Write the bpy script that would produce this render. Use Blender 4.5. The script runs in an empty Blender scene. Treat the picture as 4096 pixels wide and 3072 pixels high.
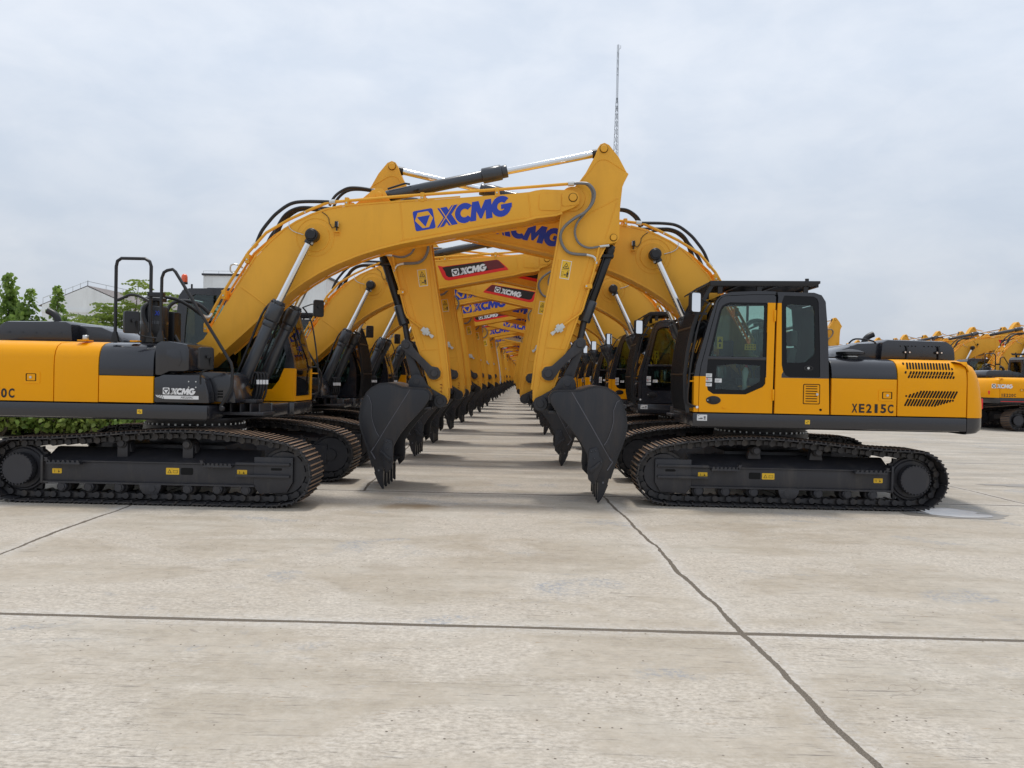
import bpy, bmesh, math, random
from mathutils import Vector, Matrix
random.seed(7)
C = bpy.context.scene
COL = C.collection
R = math.radians

# ------------------------------------------------------------------ camera
cam = bpy.data.cameras.new('camera'); co = bpy.data.objects.new('camera', cam); COL.objects.link(co)
cam.sensor_width = 36.0; cam.lens = 3200.0 / 4096.0 * 36.0
cam.clip_start = 0.1; cam.clip_end = 3000
ya = Vector((57, 28, -3200)).normalized()
za = Vector((0.02, 1, 0)); za = (za - za.dot(ya) * ya).normalized()
xa = ya.cross(za)
co.matrix_world = Matrix.Translation((0, 0, 1.67)) @ Matrix((xa, ya, za)).to_4x4()
C.camera = co

# ------------------------------------------------------------------ sky, sun, exposure
SUN_EL, SUN_AZ = 77.0, 8.0          # azimuth from +Y (beyond the rows) towards -X
w = bpy.data.worlds.new("World"); C.world = w; w.use_nodes = True
nt = w.node_tree; N = nt.nodes; L = nt.links
for n in list(N): N.remove(n)
out = N.new('ShaderNodeOutputWorld'); bg = N.new('ShaderNodeBackground')
sky = N.new('ShaderNodeTexSky'); sky.sky_type = 'NISHITA'; sky.sun_disc = False
sky.sun_elevation = R(SUN_EL); sky.sun_rotation = R(-SUN_AZ); sky.dust_density = 3.0; sky.air_density = 1.2
tc = N.new('ShaderNodeTexCoord'); mp = N.new('ShaderNodeMapping'); mp.inputs['Scale'].default_value = (3.0, 3.0, 6.0)
L.new(tc.outputs['Generated'], mp.inputs['Vector'])
n1 = N.new('ShaderNodeTexNoise'); n1.inputs['Scale'].default_value = 3.2; n1.inputs['Detail'].default_value = 9; n1.inputs['Roughness'].default_value = .56
n1.inputs['Distortion'].default_value = .25
L.new(mp.outputs[0], n1.inputs['Vector'])
n2 = N.new('ShaderNodeTexNoise'); n2.inputs['Scale'].default_value = .9; n2.inputs['Detail'].default_value = 3
L.new(mp.outputs[0], n2.inputs['Vector'])
cr = N.new('ShaderNodeValToRGB'); e = cr.color_ramp.elements
e[0].position = .38; e[0].color = (6.6, 7.25, 8.25, 1); e[1].position = .68; e[1].color = (7.45, 7.95, 8.75, 1)
L.new(n1.outputs['Fac'], cr.inputs['Fac'])
cr2 = N.new('ShaderNodeValToRGB'); e = cr2.color_ramp.elements
e[0].position = .35; e[0].color = (.95, .965, .98, 1); e[1].position = .65; e[1].color = (1.03, 1.02, 1.01, 1)
L.new(n2.outputs['Fac'], cr2.inputs['Fac'])
mul = N.new('ShaderNodeMix'); mul.data_type = 'RGBA'; mul.blend_type = 'MULTIPLY'; mul.inputs[0].default_value = 1
L.new(cr.outputs[0], mul.inputs[6]); L.new(cr2.outputs[0], mul.inputs[7])
# the cloud layer is a little greyer low down than overhead
sp = N.new('ShaderNodeSeparateXYZ'); L.new(tc.outputs['Generated'], sp.inputs[0])
mr = N.new('ShaderNodeMapRange'); mr.inputs['From Min'].default_value = 0.0; mr.inputs['From Max'].default_value = .34
mr.inputs['To Min'].default_value = .61; mr.inputs['To Max'].default_value = .83
L.new(sp.outputs['Z'], mr.inputs['Value'])
mul2 = N.new('ShaderNodeVectorMath'); mul2.operation = 'SCALE'
L.new(mul.outputs[2], mul2.inputs[0]); L.new(mr.outputs[0], mul2.inputs['Scale'])
mix = N.new('ShaderNodeMix'); mix.data_type = 'RGBA'; mix.inputs[0].default_value = .93
L.new(sky.outputs[0], mix.inputs[6]); L.new(mul2.outputs[0], mix.inputs[7])
L.new(mix.outputs[2], bg.inputs['Color']); bg.inputs['Strength'].default_value = .1
L.new(bg.outputs[0], out.inputs['Surface'])
sun = bpy.data.lights.new('sun', 'SUN'); sun.energy = 1.5; sun.angle = R(8); sun.color = (1, .965, .91)
so = bpy.data.objects.new('sun', sun); COL.objects.link(so)
d = Vector((-math.sin(R(SUN_AZ)) * math.cos(R(SUN_EL)), math.cos(R(SUN_AZ)) * math.cos(R(SUN_EL)), math.sin(R(SUN_EL))))
so.rotation_euler = d.to_track_quat('Z', 'Y').to_euler()
C.view_settings.view_transform = 'Standard'; C.view_settings.look = 'None'
C.view_settings.exposure = 0.42; C.view_settings.gamma = 1; C.view_settings.use_curve_mapping = False
C.render.engine = 'CYCLES'
C.cycles.max_bounces = 6; C.cycles.transparent_max_bounces = 16; C.cycles.caustics_reflective = False; C.cycles.caustics_refractive = False

# ------------------------------------------------------------------ materials
MATS = {}
def mat(name, col, rough=.5, metal=0, noise=0.0, nscale=6, bump=0.0, coat=0.0, spec=.5, dirt=None, dirtamt=0.0):
    m = bpy.data.materials.new(name); m.use_nodes = True
    t = m.node_tree; b = t.nodes['Principled BSDF']
    b.inputs['Base Color'].default_value = (*col, 1); b.inputs['Roughness'].default_value = rough; b.inputs['Metallic'].default_value = metal
    b.inputs['Specular IOR Level'].default_value = spec
    if coat: b.inputs['Coat Weight'].default_value = coat; b.inputs['Coat Roughness'].default_value = .12
    tcn = t.nodes.new('ShaderNodeTexCoord')
    nz = t.nodes.new('ShaderNodeTexNoise'); nz.inputs['Scale'].default_value = nscale; nz.inputs['Detail'].default_value = 6; nz.inputs['Roughness'].default_value = .6
    t.links.new(tcn.outputs['Object'], nz.inputs['Vector'])
    if noise:
        mx = t.nodes.new('ShaderNodeMix'); mx.data_type = 'RGBA'
        a = [max(0, c * (1 - noise)) for c in col]; bb = [min(1, c * (1 + noise)) for c in col]
        mx.inputs[6].default_value = (*a, 1); mx.inputs[7].default_value = (*bb, 1)
        t.links.new(nz.outputs['Fac'], mx.inputs[0]); src = mx.outputs[2]
        if dirt:
            n3 = t.nodes.new('ShaderNodeTexNoise'); n3.inputs['Scale'].default_value = nscale * .45; n3.inputs['Detail'].default_value = 8; n3.inputs['Roughness'].default_value = .7
            m3 = t.nodes.new('ShaderNodeMapping'); m3.inputs['Scale'].default_value = (1.7, 1.7, .38); t.links.new(tcn.outputs['Object'], m3.inputs[0]); t.links.new(m3.outputs[0], n3.inputs['Vector'])
            r3 = t.nodes.new('ShaderNodeValToRGB'); r3.color_ramp.elements[0].position = .5; r3.color_ramp.elements[1].position = .72
            r3.color_ramp.elements[1].color = (dirtamt,) * 3 + (1,)
            t.links.new(n3.outputs['Fac'], r3.inputs['Fac'])
            m2 = t.nodes.new('ShaderNodeMix'); m2.data_type = 'RGBA'; m2.inputs[7].default_value = (*dirt, 1)
            t.links.new(r3.outputs[0], m2.inputs[0]); t.links.new(src, m2.inputs[6]); src = m2.outputs[2]
        t.links.new(src, b.inputs['Base Color'])
        rr = t.nodes.new('ShaderNodeMapRange'); rr.inputs['To Min'].default_value = rough * .8; rr.inputs['To Max'].default_value = min(1, rough * 1.25)
        t.links.new(nz.outputs['Fac'], rr.inputs['Value']); t.links.new(rr.outputs[0], b.inputs['Roughness'])
    if bump:
        n4 = t.nodes.new('ShaderNodeTexNoise'); n4.inputs['Scale'].default_value = 120; t.links.new(tcn.outputs['Object'], n4.inputs['Vector'])
        bp = t.nodes.new('ShaderNodeBump'); bp.inputs['Strength'].default_value = bump; bp.inputs['Distance'].default_value = .003
        t.links.new(n4.outputs['Fac'], bp.inputs['Height']); t.links.new(bp.outputs[0], b.inputs['Normal'])
    MATS[name] = m
    return m
mat('hood_yellow', (.90, .375, .002), .38, noise=.05, nscale=2, bump=.05, coat=.05, spec=.2, dirt=(.70, .30, .02), dirtamt=.3)
mat('boom_yellow', (.85, .42, .042), .44, noise=.10, nscale=1.6, bump=.08, spec=.26, dirt=(.48, .22, .03), dirtamt=.35)
mat('arm_white', (.72, .74, .76), .4, noise=.04)
mat('dark_paint', (.016, .017, .023), .24, noise=.12, nscale=3, coat=.5)
mat('frame_paint', (.030, .030, .036), .45, noise=.25, nscale=5, bump=.1, dirt=(.12, .105, .085), dirtamt=.35)
mat('bucket_paint', (.015, .016, .021), .40, noise=.25, nscale=4, bump=.1, dirt=(.062, .046, .036), dirtamt=.6)
mat('weld_line', (.11, .11, .125), .45)
mat('black_plastic', (.009, .009, .011), .4)
mat('cylinder_paint', (.030, .035, .044), .3, noise=.1, coat=.4)
mat('track_steel', (.028, .027, .030), .5, noise=.35, nscale=9, dirt=(.12, .09, .06), dirtamt=.45)
mat('grouser_steel', (.22, .135, .080), .7, noise=.35, nscale=25)
mat('chrome', (.78, .79, .80), .14, metal=1)
mat('fitting_metal', (.62, .63, .62), .35, metal=.8)
mat('hose_braid', (.20, .20, .20), .45, metal=.5, noise=.4, nscale=90)
mat('rubber', (.012, .012, .014), .5, noise=.3, nscale=60)
mat('logo_blue', (.012, .045, .42), .4)
mat('logo_white', (.80, .80, .80), .4)
mat('decal_black', (.012, .010, .012), .3)
mat('decal_red', (.80, .018, .018), .35)
mat('sticker_yellow', (.82, .50, .02), .4)
mat('sticker_white', (.75, .76, .76), .5)
mat('print_grey', (.16, .16, .17), .6)
mat('glass_border', (.004, .004, .005), .12, spec=.3)
mat('gap_black', (.003, .003, .003), .9)
mat('seat_cloth', (.10, .115, .12), .9, noise=.2)
mat('seat_plastic', (.62, .64, .62), .5)
mat('cab_trim', (.06, .07, .07), .7)
mat('beacon_orange', (.85, .10, .015), .15, coat=.5)
mat('engraved_red', (.30, .05, .01), .6)
m = mat('decal_hexes', (.10, .012, .018), .35); t = m.node_tree
vo = t.nodes.new('ShaderNodeTexVoronoi'); vo.inputs['Scale'].default_value = 42; vo.feature = 'DISTANCE_TO_EDGE'; vo.inputs['Randomness'].default_value = .15
tcn = t.nodes.new('ShaderNodeTexCoord'); t.links.new(tcn.outputs['Object'], vo.inputs['Vector'])
r_ = t.nodes.new('ShaderNodeValToRGB'); r_.color_ramp.elements[0].position = .10; r_.color_ramp.elements[0].color = (.24, .02, .03, 1)
r_.color_ramp.elements[1].position = .2; r_.color_ramp.elements[1].color = (.05, .006, .01, 1)
t.links.new(vo.outputs['Distance'], r_.inputs['Fac']); t.links.new(r_.outputs[0], t.nodes['Principled BSDF'].inputs['Base Color'])
def glass(name, tint, gl=.13, add=0):
    m = bpy.data.materials.new(name); m.use_nodes = True; t = m.node_tree
    for n in list(t.nodes): t.nodes.remove(n)
    o = t.nodes.new('ShaderNodeOutputMaterial'); tr = t.nodes.new('ShaderNodeBsdfTransparent'); tr.inputs[0].default_value = (*tint, 1)
    g = t.nodes.new('ShaderNodeBsdfGlossy'); g.inputs['Roughness'].default_value = .02; g.inputs[0].default_value = (.95, .97, 1, 1)
    lw = t.nodes.new('ShaderNodeFresnel'); lw.inputs['IOR'].default_value = 1.5
    ad = t.nodes.new('ShaderNodeMath'); ad.operation = 'MULTIPLY_ADD'; ad.inputs[1].default_value = 1.15; ad.inputs[2].default_value = gl - .05
    mx = t.nodes.new('ShaderNodeMixShader')
    t.links.new(lw.outputs[0], ad.inputs[0]); t.links.new(ad.outputs[0], mx.inputs[0]); t.links.new(tr.outputs[0], mx.inputs[1]); t.links.new(g.outputs[0], mx.inputs[2])
    t.links.new(mx.outputs[0], o.inputs['Surface']); MATS[name] = m
glass('window_glass', (.72, .83, .79), .045)
glass('dark_glass', (.10, .13, .125), .05)
def mirror_mat():
    m = mat('mirror_glass', (.85, .87, .9), .03, metal=1)
mirror_mat()

# ------------------------------------------------------------------ mesh helpers
class MB:
    def __init__(s): s.v = []; s.f = []; s.m = []
    def add(s, vs, fs, m):
        o = len(s.v); s.v += [tuple(p) for p in vs]; s.f += [tuple(i + o for i in f) for f in fs]; s.m += [m] * len(fs) if isinstance(m, str) else list(m)
        return s
    def merge(s, o):
        k = len(s.v); s.v += o.v; s.f += [tuple(i + k for i in f) for f in o.f]; s.m += o.m
    def from_bm(s, bm, m, matfn=None):
        bm.verts.index_update()
        vs = [v.co[:] for v in bm.verts]; fs = [[v.index for v in f.verts] for f in bm.faces]
        ms = [matfn(f.calc_center_median()) if matfn else m for f in bm.faces]
        s.add(vs, fs, ms); bm.free(); return s
    def poly(s, pts3, dirv, m, bev=0.0, matfn=None, cuts=()):
        """closed polygon of 3-D points swept along dirv"""
        bm = bmesh.new(); dv = Vector(dirv)
        a = [bm.verts.new(p) for p in pts3]; f = bm.faces.new(a)
        r = bmesh.ops.extrude_face_region(bm, geom=[f])
        bmesh.ops.translate(bm, vec=dv, verts=[x for x in r['geom'] if isinstance(x, bmesh.types.BMVert)])
        bmesh.ops.recalc_face_normals(bm, faces=bm.faces)
        if bev:
            ed = [e for e in bm.edges if len(e.link_faces) == 2 and e.calc_face_angle(0) > .5]
            bmesh.ops.bevel(bm, geom=ed, offset=bev, segments=2, affect='EDGES', profile=.6, clamp_overlap=True)
        for (p, n) in cuts:
            bmesh.ops.triangulate(bm, faces=[f for f in bm.faces if len(f.verts) > 8])
            bmesh.ops.bisect_plane(bm, geom=bm.verts[:] + bm.edges[:] + bm.faces[:], plane_co=p, plane_no=n)
        return s.from_bm(bm, m, matfn)
    def prism(s, pts, y0, y1, m, bev=0.0, matfn=None, cuts=()):
        return s.poly([(x, y0, z) for x, z in pts], (0, y1 - y0, 0), m, bev, matfn, cuts)
    def prismx(s, pts, x0, x1, m, bev=0.0):
        return s.poly([(x0, y, z) for y, z in pts], (x1 - x0, 0, 0), m, bev)
    def prismz(s, pts, z0, z1, m, bev=0.0):
        return s.poly([(x, y, z0) for x, y in pts], (0, 0, z1 - z0), m, bev)
    def box(s, x0, x1, y0, y1, z0, z1, m, bev=0.0):
        if bev: return s.prismz([(x0, y0), (x1, y0), (x1, y1), (x0, y1)], z0, z1, m, bev)
        return s.add([(x0, y0, z0), (x1, y0, z0), (x1, y1, z0), (x0, y1, z0), (x0, y0, z1), (x1, y0, z1), (x1, y1, z1), (x0, y1, z1)],
                     [(0, 3, 2, 1), (4, 5, 6, 7), (0, 1, 5, 4), (1, 2, 6, 5), (2, 3, 7, 6), (3, 0, 4, 7)], m)
    def tube(s, path, r, m, n=8, rs=None, smooth=0):
        P = [Vector(p) for p in path]
        if smooth:
            Q = []
            for i in range(len(P) - 1):
                p0 = P[max(i - 1, 0)]; p1 = P[i]; p2 = P[i + 1]; p3 = P[min(i + 2, len(P) - 1)]
                for k in range(smooth):
                    u = k / smooth
                    Q.append(.5 * ((2 * p1) + (-p0 + p2) * u + (2 * p0 - 5 * p1 + 4 * p2 - p3) * u * u + (-p0 + 3 * p1 - 3 * p2 + p3) * u ** 3))
            P = Q + [P[-1]]
        vs = []; fs = []; up = None
        for i, p in enumerate(P):
            tg = ((P[min(i + 1, len(P) - 1)] - P[max(i - 1, 0)])).normalized()
            if up is None: up = tg.orthogonal().normalized()
            up = (up - up.dot(tg) * tg); up = up.normalized() if up.length > 1e-6 else tg.orthogonal().normalized()
            b = tg.cross(up); rr = rs[i] if rs and not smooth else r
            for k in range(n):
                a = 2 * math.pi * k / n; vs.append(p + rr * (math.cos(a) * up + math.sin(a) * b))
        for i in range(len(P) - 1):
            for k in range(n): fs.append((i * n + k, i * n + (k + 1) % n, (i + 1) * n + (k + 1) % n, (i + 1) * n + k))
        fs.append(tuple(range(n))[::-1]); fs.append(tuple((len(P) - 1) * n + k for k in range(n)))
        return s.add(vs, fs, m)
    def cyl(s, p0, p1, r, m, n=20, bev=0):
        p0 = Vector(p0); p1 = Vector(p1)
        if bev:
            d = (p1 - p0).normalized() * bev
            return s.tube([p0, p0 + d * .5, p0 + d, p1 - d, p1 - d * .5, p1], r, m, n, rs=[r - bev, r - bev * .35, r, r, r - bev * .35, r - bev])
        return s.tube([p0, p1], r, m, n)
    def ring(s, outer, inner, y0, y1, m, n=64, matfn=None, cuts=(), plane='xz'):
        """plate with a hole: both loops resampled by angle around the inner loop's centre"""
        cx = sum(p[0] for p in inner) / len(inner); cz = sum(p[1] for p in inner) / len(inner)
        def hit(loop, a):
            dx, dz = math.cos(a), math.sin(a); best = None
            for i in range(len(loop)):
                ax, az = loop[i][0] - cx, loop[i][1] - cz; bx, bz = loop[(i + 1) % len(loop)][0] - cx, loop[(i + 1) % len(loop)][1] - cz
                ex, ez = bx - ax, bz - az; den = dx * ez - dz * ex
                if abs(den) < 1e-9: continue
                t_ = (ax * ez - az * ex) / den; u = (ax * dz - az * dx) / den
                if t_ > 0 and -1e-6 <= u <= 1 + 1e-6 and (best is None or t_ < best): best = t_
            best = best or .01
            return cx + dx * best, cz + dz * best
        ang = sorted(set([round(math.atan2(p[1] - cz, p[0] - cx), 5) for p in list(outer) + list(inner)] + [round(-math.pi + 2 * math.pi * k / n + .001, 5) for k in range(n)]))
        bm = bmesh.new(); O = [hit(outer, a) for a in ang]; I = [hit(inner, a) for a in ang]; K = len(ang)
        mk = (lambda p, y: (p[0], y, p[1])) if plane == 'xz' else (lambda p, x: (x, p[0], p[1]))
        A = [bm.verts.new(mk(p, y0)) for p in O]; B = [bm.verts.new(mk(p, y0)) for p in I]; Cc = [bm.verts.new(mk(p, y1)) for p in O]; D = [bm.verts.new(mk(p, y1)) for p in I]
        for i in range(K):
            j = (i + 1) % K
            for q in ((A[i], A[j], B[j], B[i]), (Cc[i], D[i], D[j], Cc[j]), (A[i], Cc[i], Cc[j], A[j]), (B[i], B[j], D[j], D[i])):
                try: bm.faces.new(q)
                except ValueError: pass
        for (p, nn) in cuts: bmesh.ops.bisect_plane(bm, geom=bm.verts[:] + bm.edges[:] + bm.faces[:], plane_co=p, plane_no=nn)
        return s.from_bm(bm, m, matfn)
    def build(s, name, parent=None, sharp=35):
        me = bpy.data.meshes.new(name); me.from_pydata(s.v, [], s.f)
        names = []; idx = []
        for k in s.m:
            if k not in names: names.append(k); me.materials.append(MATS[k])
            idx.append(names.index(k))
        me.polygons.foreach_set('material_index', idx)
        bm = bmesh.new(); bm.from_mesh(me); bmesh.ops.recalc_face_normals(bm, faces=bm.faces)
        th = R(sharp)
        for f in bm.faces: f.smooth = True
        for e_ in bm.edges:
            if len(e_.link_faces) != 2 or e_.calc_face_angle(0) > th: e_.smooth = False
        bm.to_mesh(me); bm.free()
        o = bpy.data.objects.new(name, me); COL.objects.link(o)
        if parent: o.parent = parent
        return o

def tag(o, label=None, cat=None, group=None, kind=None):
    if label: o['label'] = label
    if cat: o['category'] = cat
    if group: o['group'] = group
    if kind: o['kind'] = kind
    return o
def mirror_y(b):
    c = MB(); c.v = [(x, -y, z) for x, y, z in b.v]; c.f = [f[::-1] for f in b.f]; c.m = list(b.m); return c
def circ(cx, cz, r, n=24, a0=0, a1=360):
    return [(cx + r * math.cos(R(a0 + (a1 - a0) * i / n)), cz + r * math.sin(R(a0 + (a1 - a0) * i / n))) for i in range(n + (0 if a1 - a0 == 360 else 1))]
def rrect(x0, x1, z0, z1, r, n=4):
    p = []
    for cx, cz, a in ((x1 - r, z1 - r, 0), (x0 + r, z1 - r, 90), (x0 + r, z0 + r, 180), (x1 - r, z0 + r, 270)):
        p += [(cx + r * math.cos(R(a + 90 * k / n)), cz + r * math.sin(R(a + 90 * k / n))) for k in range(n + 1)]
    return p

# ------------------------------------------------------------------ lettering
class Frame:
    """a flat writing surface: origin, reading direction, up direction, outward normal"""
    def __init__(s, o, sd, td): s.o = Vector(o); s.s = Vector(sd).normalized(); s.t = Vector(td).normalized(); s.n = s.s.cross(s.t)
    def sheet(s, mb, pts, m, lift, th=.0012):
        P = [s.o + s.s * a + s.t * b + s.n * (lift - th) for a, b in pts]
        mb.poly(P, s.n * th, m)
_txt = {}
def text2d(body, bold=.02):
    k = (body, bold)
    if k not in _txt:
        cu = bpy.data.curves.new('t', 'FONT'); cu.body = body; cu.offset = bold; cu.resolution_u = 3
        o = bpy.data.objects.new('t', cu); me = bpy.data.meshes.new_from_object(o)
        vs = [(v.co.x, v.co.y) for v in me.vertices]; fs = [tuple(p.vertices) for p in me.polygons]
        x0 = min(v[0] for v in vs); x1 = max(v[0] for v in vs); y0 = min(v[1] for v in vs); y1 = max(v[1] for v in vs)
        _txt[k] = ([((v[0] - x0) / (x1 - x0), (v[1] - y0) / (y1 - y0)) for v in vs], fs)
        bpy.data.objects.remove(o); bpy.data.meshes.remove(me); bpy.data.curves.remove(cu)
    return _txt[k]
def write(mb, fr, body, s0, t0, wid, hei, m, lift=.004, shear=0.0, bold=.02):
    vs, fs = text2d(body, bold)
    mb.add([fr.o + fr.s * (s0 + v[0] * wid + shear * v[1] * hei) + fr.t * (t0 + v[1] * hei) + fr.n * lift for v in vs], fs, m)
for _c in 'XE215C0': text2d(_c, .03)
text2d('XE220C', .01); text2d('XC', .04)
def write_cells(mb, fr, body, s0, t0, wid, hei, m, lift=.004, bold=.02):
    n = len(body); cw_ = wid / (n - .22)
    for k, ch_ in enumerate(body):
        w_ = cw_ * (.78 if ch_ != '1' else .42); write(mb, fr, ch_, s0 + k * cw_ + (cw_ * .18 if ch_ == '1' else 0), t0, w_, hei, m, lift, 0, bold)
def arcpoly(cx, cy, ro, ri, a0, a1, n=18, sx=1, sh=0.0):
    f = lambda r, a: (cx + r * sx * math.cos(R(a)) + sh * (r * math.sin(R(a))), cy + r * math.sin(R(a)))
    return [f(ro, a0 + (a1 - a0) * i / n) for i in range(n + 1)] + [f(ri, a1 + (a0 - a1) * i / n) for i in range(n + 1)]
def logo(mb, fr, s0, t0, h, fg, bgm, lift=.003):
    """emblem square and the four letters, h = emblem height"""
    q = lambda pts: [(s0 + a * h, t0 + b * h) for a, b in pts]
    fr.sheet(mb, q(rrect(0, 1, 0, 1, .1)), fg, lift)
    fr.sheet(mb, q([(.24, .89), (.76, .89), (.95, .52), (.68, .10), (.36, .10), (.05, .52)]), bgm, lift + .0015)
    fr.sheet(mb, q([(.17, .68), (.83, .68), (.51, .15)]), fg, lift + .003)
    fr.sheet(mb, q([(1.24, .93), (1.70, .93), (2.10, .0), (1.66, .0)]), fg, lift)
    fr.sheet(mb, q([(1.95, .95), (2.26, .95), (1.40, .0), (1.06, .0)]), fg, lift + .0015)
    fr.sheet(mb, q([(1.33, .94), (1.375, .94), (1.80, -.01), (1.755, -.01)]), bgm, lift + .003)
    fr.sheet(mb, q([(2.035, .96), (2.08, .96), (1.20, -.01), (1.155, -.01)]), bgm, lift + .0045)
    fr.sheet(mb, q(arcpoly(2.52, .47, .49, .21, 38, 318, sx=.98, sh=.12)), fg, lift + .0015)
    fr.sheet(mb, q(arcpoly(2.52, .47, .535, .49, 100, 262, sx=.98, sh=.12)), bgm, lift + .003)
    fr.sheet(mb, q([(2.72, 0), (2.98, .93), (3.30, .93), (3.36, .52), (3.62, .93), (3.93, .93), (3.84, 0), (3.52, 0), (3.57, .46), (3.33, .07), (3.22, .07), (3.11, .46), (3.02, 0)]), fg, lift)
    fr.sheet(mb, q(arcpoly(4.36, .47, .51, .21, 42, 352, sx=.98, sh=.12)), fg, lift + .0015)
    fr.sheet(mb, q([(4.36, .56), (4.90, .56), (4.86, .34), (4.33, .34)]), fg, lift + .003)

# ------------------------------------------------------------------ the excavator
BOOM = [(-.08, 1.86), (0, 1.98), (.193, 2.105), (.63, 2.811), (.903, 3.251), (1.108, 3.461), (1.292, 3.629), (1.457, 3.735), (1.663, 3.837), (1.89, 3.917), (2.117, 3.962), (2.876, 4.032), (3.70, 4.107), (4.379, 4.169), (4.646, 4.20), (4.728, 4.222), (4.83, 4.238), (5.159, 4.235), (5.237, 4.229), (5.303, 4.20), (5.338, 4.135), (5.323, 4.05), (5.24, 3.99), (5.093, 3.934), (5.001, 3.902), (4.735, 3.867), (4.592, 3.823), (3.709, 3.655), (2.886, 3.486), (2.60, 3.41), (2.315, 3.316), (2.006, 3.187), (1.76, 3.059), (1.554, 2.931), (1.39, 2.804), (1.226, 2.66), (1.041, 2.498), (.425, 1.927), (.2, 1.72), (.05, 1.68), (-.06, 1.74)]
ARM = [(5.57, 4.83), (5.605, 4.888), (5.662, 4.91), (5.728, 4.88), (5.78, 4.815), (5.861, 4.715), (5.973, 4.51), (6.002, 4.488), (5.961, 4.411), (5.92, 4.31), (5.902, 4.108), (5.891, 3.963), (5.892, 3.60), (5.855, 3.548), (5.70, 3.51), (5.567, 3.236), (5.431, 2.829), (5.35, 2.569), (5.114, 1.857), (5.015, 1.521), (4.95, 1.38), (4.93, 1.27), (4.85, 1.225), (4.78, 1.26), (4.745, 1.35), (4.743, 1.498), (4.779, 1.851), (4.841, 2.292), (4.92, 2.733), (4.97, 3.0), (5.043, 3.444), (5.074, 3.661), (5.099, 3.878), (5.119, 3.951), (5.16, 4.10), (5.214, 4.241), (5.327, 4.373), (5.411, 4.489), (5.536, 4.729)]
BACK = [(4.985, 1.33), (4.972, 1.40), (5.011, 1.459), (5.07, 1.477), (5.257, 1.481), (5.392, 1.492), (5.493, 1.530), (5.594, 1.547), (5.713, 1.532), (5.815, 1.475), (5.884, 1.409), (5.929, 1.308), (5.965, 1.19), (5.985, 1.055), (5.965, .919), (5.930, .799), (5.89, .697), (5.85, .594), (5.81, .45), (5.775, .34)]
MOUTH = [(5.61, .345), (5.505, .38), (5.497, .501), (5.485, .654), (5.406, .805), (5.267, .989), (5.145, 1.122), (5.041, 1.239)]

def offset_line(pts, d):
    o = []
    for i, p in enumerate(pts):
        a = pts[max(i - 1, 0)]; b = pts[min(i + 1, len(pts) - 1)]; tx, tz = b[0] - a[0], b[1] - a[1]; l = math.hypot(tx, tz)
        o.append((p[0] - tz / l * d, p[1] + tx / l * d))
    return o
def band(pts, d): return list(pts) + offset_line(pts, d)[::-1]

def chain():
    b = MB()
    ic, sc, r = (1.654, .412), (-1.65, .405), .375
    path = [(-1.60, .035), (1.52, .035)] + [(ic[0] + r * math.cos(R(a)), ic[1] + r * math.sin(R(a))) for a in range(-75, 86, 8)] + \
           [(1.365, .845), (1.05, .878), (.742, .903), (.40, .908), (.119, .898), (-.3, .868), (-.711, .828), (-1.3, .785)] + \
           [(sc[0] + r * math.cos(R(a)), sc[1] + r * math.sin(R(a))) for a in range(95, 262, 8)]
    seg = []; tot = 0
    for i in range(len(path)):
        a = path[i]; c = path[(i + 1) % len(path)]; l = math.hypot(c[0] - a[0], c[1] - a[1]); seg.append((tot, a, c, l)); tot += l
    n = 49; p = tot / n
    for k in range(n):
        s = (k + .3) * p
        def at(s):
            s %= tot
            for t0, a, c, l in seg:
                if t0 <= s <= t0 + l + 1e-9: u = (s - t0) / l; return (a[0] + (c[0] - a[0]) * u, a[1] + (c[1] - a[1]) * u)
        q0 = at(s - p * .5); q1 = at(s + p * .5)
        tx, tz = q1[0] - q0[0], q1[1] - q0[1]; l = math.hypot(tx, tz); tx /= l; tz /= l; nx, nz = tz, -tx   # outward
        mx, mz = (q0[0] + q1[0]) / 2, (q0[1] + q1[1]) / 2
        def P(u, y, h): return (mx + tx * u + nx * h, y, mz + tz * u + nz * h)
        def bx(u0, u1, y0, y1, h0, h1, m, topm=None):
            vs = [P(u, y, h) for h in (h0, h1) for u, y in ((u0, y0), (u1, y0), (u1, y1), (u0, y1))]
            b.add(vs, [(0, 3, 2, 1), (4, 5, 6, 7), (0, 1, 5, 4), (1, 2, 6, 5), (2, 3, 7, 6), (3, 0, 4, 7)], [m, topm or m, m, m, m, m])
        hw = p * .5
        # shoe plate with a turned-down lip, clipped corners
        pl = [(-hw + .004, -.30 + .02), (-hw + .03, -.30), (hw - .03, -.30), (hw + .008, -.30 + .03), (hw + .008, .27), (hw - .03, .30), (-hw + .03, .30), (-hw + .004, .28)]
        vs = [P(u, y, h) for h in (0, .014) for u, y in pl]; m8 = len(pl)
        b.add(vs, [tuple(range(m8))[::-1], tuple(range(m8, 2 * m8))] + [(i, (i + 1) % m8, (i + 1) % m8 + m8, i + m8) for i in range(m8)], 'track_steel')
        bx(hw - .012, hw + .006, -.28, .28, -.018, .001, 'track_steel')
        for gu in (-hw + .028, -hw + .088, -hw + .150):
            bx(gu - .009, gu + .009, -.295, .295, .013, .034, 'track_steel', 'grouser_steel')
        for sy in (-1, 1):                                        # chain link pair with boss
            bx(-hw * .98, hw * .60, sy * .085 - .018, sy * .085 + .018, -.085, -.012, 'track_steel')
            bx(hw * .3, hw * 1.05, sy * .118 - .014, sy * .118 + .014, -.080, -.03, 'track_steel')
        c0 = P(-hw * .55, -.15, -.058); c1 = P(-hw * .55, .15, -.058)
        b.cyl(c0, c1, .040, 'track_steel', 10)
        for sy in (-.2, .2): bx(-.02, .0, sy - .012, sy + .012, .013, .026, 'track_steel')
    return b

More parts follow.
